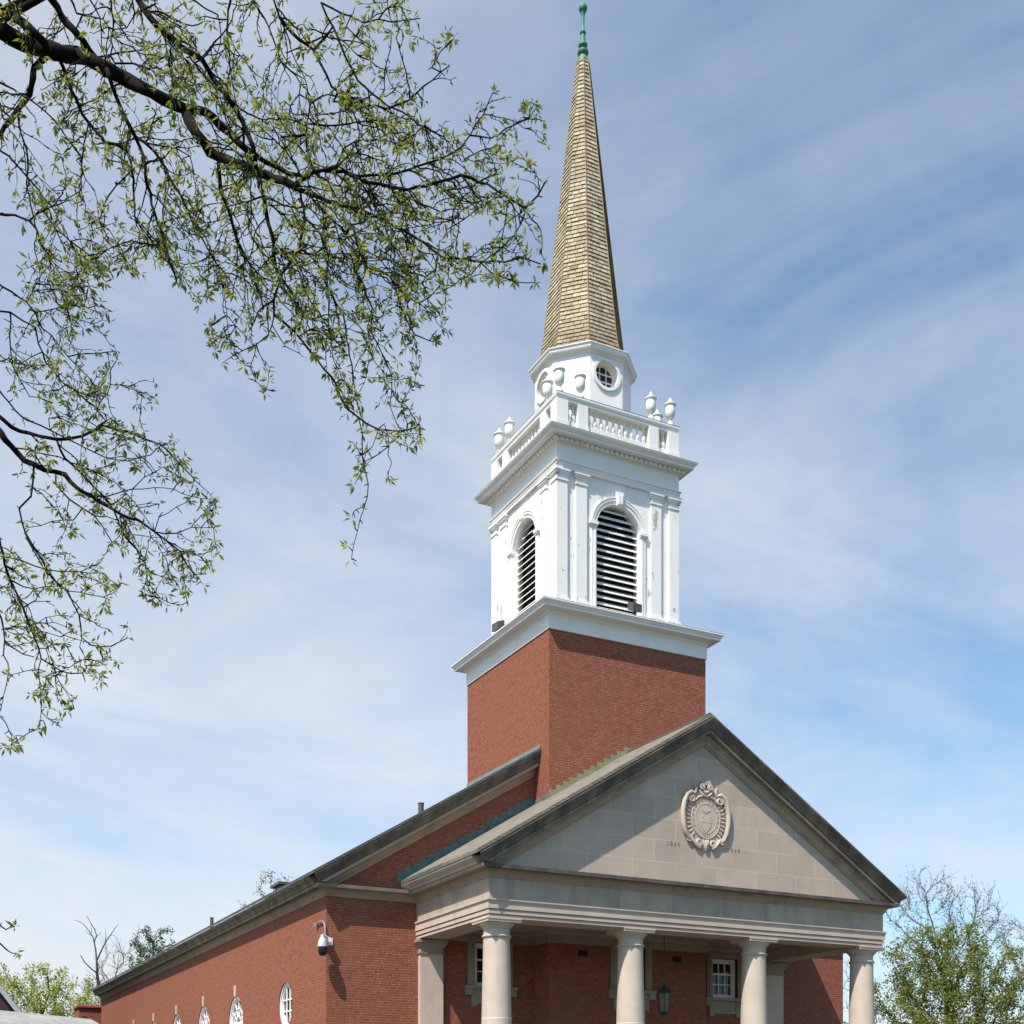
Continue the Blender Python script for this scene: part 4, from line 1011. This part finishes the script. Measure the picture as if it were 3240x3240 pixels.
for line in TR.strip().split('\n'):
    h, pts = line.split('|'); rg_, w0, w1 = h.split(); ox, oy, k = RG[rg_]
    P = [(ox+k*float(a.split(',')[0]), oy+k*float(a.split(',')[1])) for a in pts.split()]
    edge = P[0][0] < 8 or P[0][1] < 8               # comes in from outside the frame
    dp = None; best = 26.0 if edge else 400.0
    for (u, v, d) in placed:
        q = math.hypot(u-P[0][0], v-P[0][1])
        if q < best: best, dp, sn = q, d, (u, v)
    entry = dp is None
    if entry: dp = 9.6+tr.uniform(-1.1, 1.1)
    elif best < 26: P[0] = sn
    else: P.insert(0, sn)
    drift = tr.uniform(-.9, .9); n = len(P)
    ln = sum(math.hypot(P[i+1][0]-P[i][0], P[i+1][1]-P[i][1]) for i in range(n-1)); drift *= min(1, ln/500)
    pts3 = []; acc = 0
    # subdivide with a slight crookedness
    dense = []
    for i in range(n-1):
        L = math.hypot(P[i+1][0]-P[i][0], P[i+1][1]-P[i][1]); m = max(1, int(L/28))
        for j in range(m):
            t = j/m; jit = 0 if j == 0 else 1
            dense.append((P[i][0]+(P[i+1][0]-P[i][0])*t+jit*tr.uniform(-4, 4), P[i][1]+(P[i+1][1]-P[i][1])*t+jit*tr.uniform(-4, 4)))
    dense.append(P[-1]); m = len(dense)
    for i, (u, v) in enumerate(dense):
        d = dp+drift*i/(m-1) + .10*math.sin(i*1.3+n); pts3.append(unproject(u, v, d)); placed.append((u, v, d))
    w0, w1 = float(w0), float(w1)
    if w0 < 19: w0 *= .88
    rad = [(w0+(w1-w0)*i/(m-1))*.5/F_PX*dp*(1+.12*tr.uniform(-1, 1)) for i in range(m)]
    wood.tube(pts3, rad, 7 if w0 > 12 else 5)
    if entry:                                       # carry the limb back to the trunk outside the frame
        a = pts3[0]; dirn = (pts3[0]-pts3[1]).normalized()
        tz = max(-.2, min(8.5, a.z*.62-.4+tr.uniform(-.5, .5)))
        b = Vector((trunk_xy.x, trunk_xy.y, tz)); L = (b-a).length
        c1 = a+dirn*L*.35; c2 = b+Vector((0, 0, L*.28))+(a-b)*.18
        bez = [a*(1-t)**3+c1*3*t*(1-t)**2+c2*3*t*t*(1-t)+b*t**3 for t in [i/9 for i in range(10)]]
        wood.tube(bez, [rad[0]+(max(.05, rad[0]*1.6)-rad[0])*i/9 for i in range(10)], 7)
    twig_src.append((pts3, rad, w0))
def cluster(p, dirn, r, big=1.0):
    tone = r.random(); side = (rvec(r)-dirn*.3).normalized()
    for q in range(r.choice((3, 3, 4, 5, 6))):
        d = (rvec(r)*.8+side*.7+dirn*.35+Vector((0, 0, -.2))).normalized(); L = r.uniform(.038, .072)*big
        st = p+d*.012
        lv.leaf(st, d, (rvec(r)+Vector((0, 0, .8))), L, L*r.uniform(.23, .35), min(1, max(0, tone*.75+r.uniform(-.1, .3))), r.uniform(-.05, .3))
def twig(p, d, L, r0, r, depth=0):
    pts = [p.copy()]; q = p.copy(); n = max(3, int(L/.045)); cur = d.normalized()
    for i in range(n):
        cur = (cur + rvec(r)*.42 + Vector((0, 0, -.07))).normalized()
        if i and i % 2 == 0: cur = (cur*1.0+d*.35).normalized()
        q2 = q+cur*(L/n); u, v = project(q2)
        if not inside(u, v): break
        q = q2; pts.append(q.copy())
        if r.random() < .23: cluster(q, cur, r)
        elif r.random() < .75: wood.tube([q, q+(rvec(r)+cur*.4).normalized()*r.uniform(.02, .05)], [.0042, .0025], 3)
        if depth == 0 and r.random() < .24: twig(q, (cur+rvec(r)*.9).normalized(), L*r.uniform(.35, .7), r0*.75, r, 1)
    if len(pts) > 1:
        m = len(pts)-1; wood.tube(pts, [r0*(1-.55*i/m) for i in range(m+1)], 4)
        cluster(pts[-1], cur, r, 1.1)
for pts3, rad, w0 in twig_src:
    n = len(pts3); step = 0
    for i in range(1, n):
        seg = (pts3[i]-pts3[i-1]); f = i/(n-1)
        u, v = project(pts3[i])
        if u < -150 or v < -200: continue
        core = math.exp(-((u-1000)/360)**2-((v-560)/260)**2)
        pr = .60*(.5+.5*f)+.42*core
        if w0 > 25: pr *= .55
        if v > 1150: pr *= .75
        if tr.random() < pr:
            dirn = (seg.normalized()*.8+rvec(tr)*.9+Vector((0, 0, -.15))).normalized()
            twig(pts3[i], dirn, tr.uniform(.16, .62)*(1 if v < 1150 else .7), max(.0042, min(.0068, rad[i]*.75)), tr)
        if w0 < 16 and tr.random() < .17: cluster(pts3[i], seg.normalized(), tr)
        if tr.random() < .7: wood.tube([pts3[i], pts3[i]+(rvec(tr)+seg.normalized()*.4).normalized()*tr.uniform(.02, .07)], [.0055, .003], 3)
    cluster(pts3[-1], (pts3[-1]-pts3[-2]).normalized(), tr, 1.1)
bx, by = trunk_xy.x, trunk_xy.y
MB().tube([(bx, by, -ZO-.1), (bx+.03, by, -.4), (bx-.04, by+.03, 1.5), (bx+.05, by, 3.6), (bx, by-.04, 5.8), (bx+.04, by, 8.6), (bx, by, 10.5)], [.42, .31, .27, .25, .21, .14, .06], 12).build('trunk', M['bark'], locust, True)
wood.build('branches', M['bark'], locust, 2)
lv.build('foliage', M['leaf'], locust)

# ---- trees beyond the church, grown towards points scattered through their crowns
def grow(base, attract, step, reach, kill, trunk_h, r, iters=110):
    nodes = [np.array(base, float)]; par = [-1]
    zt = base[2]
    while zt < base[2]+trunk_h:
        zt += step; p = nodes[-1]; nodes.append(np.array([p[0]+r.uniform(-.1, .1)*step, p[1]+r.uniform(-.1, .1)*step, zt])); par.append(len(nodes)-2)
    A = np.array(attract, float)
    for _ in range(iters):
        if not len(A): break
        N = np.array(nodes)
        d2 = ((A[:, None, :]-N[None, :, :])**2).sum(2); near = d2.argmin(1); dm = np.sqrt(d2.min(1))
        ok = dm < reach
        if not ok.any():                                   # still below the crown: the leader climbs on
            g = A.mean(0)-N[-1]; g /= np.linalg.norm(g); g[2] += 1.2; g /= np.linalg.norm(g)
            nodes.append(N[-1]+g*step); par.append(len(nodes)-2); continue
        new = False
        for k in np.unique(near[ok]):
            v = (A[ok & (near == k)]-N[k]); v /= np.linalg.norm(v, axis=1)[:, None]+1e-6
            g = v.mean(0)+np.array([r.uniform(-.25, .25), r.uniform(-.25, .25), r.uniform(-.15, .25)]); g /= np.linalg.norm(g)+1e-6
            nodes.append(N[k]+g*step); par.append(int(k)); new = True
        N = np.array(nodes); A = A[np.sqrt(((A[:, None, :]-N[None, :, :])**2).sum(2)).min(1) > kill]
        if not new: break
    return nodes, par
def tree(name, label, loc, crown, natt, step, trunk_h, mats, leaf, seed, rad=(.018, 2.3), bare=0.0, group=None, tips=None, whips=(0, .3)):
    """crown: list of ellipsoids (dx,dy,z,rx,ry,rz) relative to loc; leaf: (count per node, length, spread)"""
    r = random.Random(seed); att = []
    vol = [c[3]*c[4]*c[5] for c in crown]
    for c, v in zip(crown, vol):
        m = int(natt*v/sum(vol))
        for _ in range(m):
            q = rvec(r)*(r.random()**.38); att.append((loc[0]+c[0]+q.x*c[3], loc[1]+c[1]+q.y*c[4], c[2]+q.z*c[5]))
    zb = -ZO
    nodes, par = grow((loc[0], loc[1], zb), att, step, step*9, step*1.7, trunk_h, r)
    n = len(nodes); kids = [[] for _ in range(n)]
    for i, p in enumerate(par):
        if p >= 0: kids[p].append(i)
    w = [0.0]*n
    for i in range(n-1, -1, -1):
        w[i] = (sum(w[k]**rad[1] for k in kids[i]))**(1/rad[1]) if kids[i] else rad[0]
    t = thing(name, (loc[0], loc[1], 0), label, 'tree', group)
    tk, br, lf = MB(), MB(), Leaves(); seen = set()
    top = max(x[2] for x in nodes)
    def chain(i0, first):
        pts = [nodes[i0]] if first is None else [nodes[first], nodes[i0]]; rr = [w[i0]]*len(pts); i = i0
        while kids[i]:
            ks = sorted(kids[i], key=lambda k: -w[k])
            for k in ks[1:]: todo.append((k, i))
            i = ks[0]; pts.append(nodes[i]); rr.append(w[i])
        return pts, rr
    todo = [(0, None)]
    while todo:
        i, p = todo.pop(); pts, rr = chain(i, p)
        if p is None:
            m = max(2, int(trunk_h/step)+2); tk.tube(pts[:m], rr[:m], 9); br.tube(pts[m-1:], rr[m-1:], 5)
        else: br.tube(pts, rr, 5 if rr[0] > rad[0]*3 else 3)
    cnt, L, spread = leaf
    for i in range(n):
        if w[i] > rad[0]*2.6 or nodes[i][2] < zb+trunk_h: continue
        if bare and r.random() < bare(nodes[i]): continue
        p = Vector(nodes[i]); tone = r.random()
        for _ in range(cnt if r.random() < .8 else cnt*2):
            q = p+rvec(r)*(spread*r.random()**.6); l = L*r.uniform(.7, 1.3)
            lf.leaf(q, rvec(r)+Vector((0, 0, -.3)), rvec(r)+Vector((0, 0, .7)), l, l*r.uniform(.5, .75), min(1, max(0, tone*.6+.5*r.random()-.05)))
    ends = []
    if whips[0]:
        for i in range(n):
            if w[i] > rad[0]*2.2 or nodes[i][2] < zb+trunk_h: continue
            p = Vector(nodes[i]); base_d = Vector(nodes[i])-Vector(nodes[par[i]]) if par[i] >= 0 else Vector((0, 0, 1))
            for _ in range(whips[0]):
                dd = (base_d.normalized()+rvec(r)*.8+Vector((0, 0, .25))).normalized(); L_ = whips[1]*r.uniform(.5, 1.3)
                q = p+dd*L_*.5+rvec(r)*L_*.1; e_ = q+(dd+rvec(r)*.5).normalized()*L_*.5
                br.tube([p, q, e_], [rad[0]*.55, rad[0]*.45, rad[0]*.3], 3, False); ends += [q, e_]
    if tips and ends:
        for p in ends:
            for _ in range(tips[0]): lf.leaf(p+rvec(r)*tips[2]*.6, rvec(r), rvec(r), tips[1]*r.uniform(.6, 1.2), tips[1]*.5, .6+.4*r.random())
    if tips:
        for i in range(n):
            if not kids[i] or (w[i] < rad[0]*1.5 and r.random() < .5):
                p = Vector(nodes[i])
                for _ in range(tips[0]): lf.leaf(p+rvec(r)*tips[2], rvec(r), rvec(r), tips[1]*r.uniform(.6, 1.2), tips[1]*.5, .75+.25*r.random())
    tk.build('trunk', mats[0], t, True); br.build('branches', mats[0], t, 2)
    if lf.v: lf.build('foliage', mats[1], t)
    return t
def at(u, d, v=3000): return unproject(u, v, d)
def zz(v, d): return (V0-v)/F_PX*d
# left: bright spring maple
d = 78; b = at(130, d); S = d/F_PX
tree('leafy_tree', 'bright yellow green spring tree behind the pale grey roof', (b.x, b.y), [(-1.2, 0, zz(3200, d), 3.2, 3, 3.4), (.6, .5, zz(3150, d), 2.3, 2.4, 2.2), (2.4, 0, zz(3180, d), 2.0, 2.2, 1.9), (-3.6, 0, zz(3190, d), 2.0, 2, 2.0), (.3, 0, zz(3260, d), 4.2, 3.5, 2.6)], 900, .38, 3.0, (M['greybark'], M['leaf_l']), (32, .15, .46), 5, rad=(.022, 2.2))
# left: dead tree with a few stout limbs
d = 86; b = at(312, d)
dead = thing('dead_tree', (b.x, b.y, 0), 'bare dead tree with a few stout forked limbs above the nave roof', 'tree')
def limb(mb, pts, w0, w1, dd=0.0, sd=5):
    n = len(pts); mb.tube([unproject(u, v, d+dd*i/(n-1)) for i, (u, v) in enumerate(pts)], [(w0+(w1-w0)*i/(n-1))*.5*d/F_PX for i in range(n)], sd)
f6 = lambda l: [(x*.31056, 2640+y*.31056) for x, y in l]
m = MB(); limb(m, f6([(1080, 2600), (1040, 1700), (1000, 1500), (990, 1420), (985, 1300)]), 14, 7); m.build('trunk', M['greybark'], dead, True)
m = MB()
for pts, a, b_, dd in (([(985, 1300), (975, 1180), (960, 1100), (945, 1040), (880, 950), (840, 905), (760, 870)], 6, 1.3, 1.5), ([(960, 1100), (985, 1030), (960, 960), (915, 890), (885, 830)], 4, 1.3, -1.5),
                       ([(985, 1290), (1030, 1190), (1080, 1090), (1130, 1020), (1180, 945), (1210, 915)], 6, 1.3, 2), ([(1075, 1090), (1080, 1030), (1075, 960)], 2.5, 1, -.5), ([(985, 1410), (930, 1370), (860, 1300), (820, 1230)], 5, 2.5, -1.5),
                       ([(930, 1010), (930, 960), (925, 920)], 2, 1, .5), ([(985, 1040), (1025, 1010), (1020, 985)], 2, 1, .6), ([(1130, 1030), (1165, 1030)], 1.6, .8, .3), ([(945, 1040), (880, 1000), (870, 980)], 2, 1, .4),
                       ([(1000, 1390), (1015, 1340), (1000, 1360)], 3, 1, .2), ([(955, 960), (990, 970)], 1.4, .8, .3), ([(995, 1500), (930, 1420), (870, 1370)], 2, 1, 1), ([(1010, 1530), (1050, 1470), (1060, 1430)], 2, 1, 1)):
    limb(m, f6(pts), a, b_, dd)
m.build('branches', M['greybark'], dead, True)
# left: leafless fine-twigged tree
d = 92; b = at(392, d)
tree('bare_tree', 'leafless tree with many fine upright twigs beside the dead tree', (b.x, b.y), [(-.4, 0, zz(3080, d), 1.5, 1.6, 3.0), (.5, 0, zz(3060, d), 1.0, 1.4, 2.6), (-1.6, 0, zz(3130, d), 1.3, 1.5, 2.0), (-2.6, .3, zz(3170, d), 1.0, 1.3, 1.5)], 340, .36, 6.0, (M['palebark'], M['bud']), (0, .1, .1), 9, rad=(.020, 2.3), whips=(3, .9))
# left: small dark green tree over the eaves
d = 82; b = at(490, d)
tree('round_tree', 'fresh dark green leafy tree rising over the nave eaves', (b.x, b.y), [(-.55, 0, zz(2985, d), 1.15, 1.3, 1.25), (.55, 0, zz(2975, d), .95, 1.2, 1.05), (-.2, .3, zz(3040, d), 1.7, 1.5, 1.3)], 330, .32, 6.5, (M['greybark'], M['leaf_d']), (22, .145, .34), 21, rad=(.02, 2.2))
# budding tree peeping over the nave roof
d = 74; b = at(868, d)
tree('blossoming_tree', 'thinly budding tree top peeping over the nave roof by the hatch', (b.x, b.y), [(-.2, 0, zz(2815, d), 1.15, .9, 1.15), (.7, 0, zz(2815, d), .95, .8, 1.0), (-1.5, 0, zz(2880, d), .8, .8, .55)], 120, .30, 10.2, (M['palebark'], M['bloom']), (2, .15, .22), 33, rad=(.022, 2.4), tips=(2, .15, .12), whips=(1, .5))
# right: big olive and green tree with bare upper stems
d = 58; b = at(3030, d)
RT = [(-1.6, 0, zz(3080, d), 1.6, 2, 2.4), (0.2, .4, zz(3090, d), 2.6, 2.4, 3.0), (1.9, 0, zz(3130, d), 1.7, 2, 2.4), (-2.9, -.2, zz(3150, d), 1.3, 1.6, 1.9), (0, 0, zz(3230, d), 4.0, 2.8, 2.2), (3.1, 0, zz(3220, d), 1.5, 1.6, 1.6)]
tree('leafy_tree', 'dense olive green leafy tree right of the portico columns', (b.x, b.y), [(x*CT, -x*ST+y, z, rx, ry, rz) for x, y, z, rx, ry, rz in RT], 1300, .30, 2.2, (M['bark'], M['leaf_r']), (36, .125, .40), 4, rad=(.013, 2.15), whips=(1, .5))
d = 62; b = at(2990, d)
TH_ = [(-1.4, 0, zz(2850, d), 1.0, 1.2, 1.9), (.0, .3, zz(2860, d), 1.2, 1.2, 1.8), (1.6, 0, zz(2880, d), 1.1, 1.2, 1.5), (-2.6, 0, zz(2900, d), 1.1, 1.2, .8), (2.6, 0, zz(2930, d), 1.2, 1.2, 1.1), (0, 0, zz(3010, d), 3.0, 1.5, 1.6)]
tree('budding_tree', 'thin reddish budding tree whose twigs rise above the olive green tree', (b.x, b.y), [(x*CT, -x*ST+y, z, rx, ry, rz) for x, y, z, rx, ry, rz in TH_], 420, .36, 3.0, (M['palebark'], M['bud']), (1, .11, .12), 14, rad=(.014, 2.2), tips=(1, .11, .08), whips=(5, .75))
d = 66; b = at(3270, d)
tree('bare_tree', 'leafless brown twiggy tree at the right edge', (b.x, b.y), [(-.9*CT, .9*ST, zz(2960, d), 1.0, 1.2, 1.3), (.3, 0, zz(3020, d), 1.4, 1.4, 2.0), (-.3, 0, zz(3140, d), 1.2, 1.3, 1.6)], 240, .36, 3.2, (M['palebark'], M['bud']), (1, .10, .12), 17, rad=(.014, 2.2), tips=(1, .10, .08), whips=(5, .7))
d = 48; b = at(2700, d)
tree('bare_tree', 'leafless twiggy tree seen between nave wall and last column', (b.x, b.y), [(0, 0, zz(3120, d), .9, 1.0, 1.6), (.3, 0, zz(3210, d), 1.1, 1.1, 1.4), (.6, 0, zz(2960, d), .35, .5, .7)], 170, .26, 2.4, (M['greybark'], M['leaf_d']), (1, .12, .2), 23, rad=(.015, 2.3), whips=(2, .5))

# ------------------------------------------------------------------ neighbouring buildings
# low house with the pale grey roof at the left edge
hz = 3.12; dirr = math.radians(21.7)              # ridge runs away to the right
e1 = Vector((math.sin(TH+dirr), math.cos(TH+dirr), 0)); e2 = Vector((e1.y, -e1.x, 0))   # e2: towards the near right
Rr = unproject(288, 3226.5, 44.0); Rr.z = hz
Rl = Rr-e1*16
house = thing('low_house', (Rl.x, Rl.y, 0), 'low house with a pale grey shingled hip roof at the left edge', 'house')
ev = 3.0; drop = 2.05
def rp(p, out, along, z): q = p+e2*out+e1*along; return (q.x, q.y, z)
m = MB(); th = .10
top = [rp(Rl, 0, 0, hz), rp(Rr, 0, 0, hz), rp(Rr, ev, ev*.55, hz-drop), rp(Rl, ev, -.4, hz-drop), rp(Rr, -ev, ev*.55, hz-drop), rp(Rl, -ev, -.4, hz-drop)]
bot = [(x, y, z-th) for x, y, z in top]
m.add(top+bot, [(0,1,2,3), (0,5,4,1), (1,4,2), (0,3,5), (6,9,8,7), (6,7,10,11), (7,8,10), (6,11,9), (2,3,9,8), (1+1,2+2,4+6,2+6), (4,5,11,10), (3,5,11,9)])
hr = m.build('roof', M['hroof'], house)
m = MB()
c4_ = [rp(Rl, ev-.4, 0, 0), rp(Rr, ev-.4, ev*.55-.4, 0), rp(Rr, -ev+.4, ev*.55-.4, 0), rp(Rl, -ev+.4, 0, 0)]
m.add([(x, y, -ZO) for x, y, _ in c4_]+[(x, y, hz-drop-.02) for x, y, _ in c4_], [(0,1,5,4), (1,2,6,5), (2,3,7,6), (3,0,4,7)]); m.build('wall', M['brick'], house)
m = MB(); q = rp(Rl, 1.2, 11.8, 0); m.box(q[0]-.2, q[0]+.2, q[1]-.2, q[1]+.2, 2.2, 2.48); m.build('roof_vent', M['grey'], hr)
# dark gabled house behind it
d = 54; q0 = unproject(-12, 3120, d)
fw = Vector((q0.x, q0.y, 0)).normalized(); r_ = Vector((fw.y, -fw.x, 0))     # its ridge runs straight away from the street
gs = 1.36; half0 = 3.4
gp = Vector((q0.x, q0.y, 0))-r_*half0
gable = thing('gabled_house', (gp.x, gp.y, 0), 'dark plum gabled house with a pale verge at the far left edge', 'house')
zr = q0.z+gs*half0; he = half0+1.4; ze = zr-gs*he
def gpnt(a, z, dd): q = gp+r_*a*(1-.012*dd)+fw*dd; return (q.x, q.y, z-.05*dd)
MB().prism([(-he, -ZO), (he, -ZO), (he, ze), (0, zr), (-he, ze)], gpnt, 0, 9).build('wall', M['plum'], gable)
m = MB()
for sg in (-1, 1):
    m.prism([(0, zr+.02), (0, zr+.2), (sg*(he+.3), ze-.3*gs+.2), (sg*(he+.3), ze-.3*gs+.02)], gpnt, -.25, 9.2)
gr = m.build('roof', M['nroof'], gable)
for sg in (-1, 1): MB().prism([(0, zr-.10), (0, zr+.23), (sg*(he+.3), ze-.3*gs+.23), (sg*(he+.3), ze-.3*gs-.10)], gpnt, -.30, -.25).build('verge_board', M['verge'], gr)
# lower brick wing behind the nave
Yw = 70.5; x0, x1 = px_x(249, Yw), px_x(420, Yw); zt = px_z(3189, x0, Yw)
wing = thing('brick_annex', ((x0+x1)/2, Yw, 0), 'low brick building with red clay coping behind the far end of the nave', 'building')
m = MB().box(x0, x1, Yw, Yw+1.4, -ZO, zt); m.build('wall', M['brick'], wing)
MB().sweep([(-.3, zt-.02), (.05, zt-.02), (.09, zt+.03), (.09, zt+.10), (.02, zt+.20), (-.3, zt+.20)], [(x0, Yw+1.4), (x0, Yw), (x1, Yw), (x1, Yw+1.4)]).build('coping', M['coping'], wing)
xa = px_x(268, Yw); MB().box(xa-.12, xa+.12, Yw-.03, Yw+.1, px_z(3224, xa, Yw), px_z(3217, xa, Yw)).build('vent', M['dark'], wing)
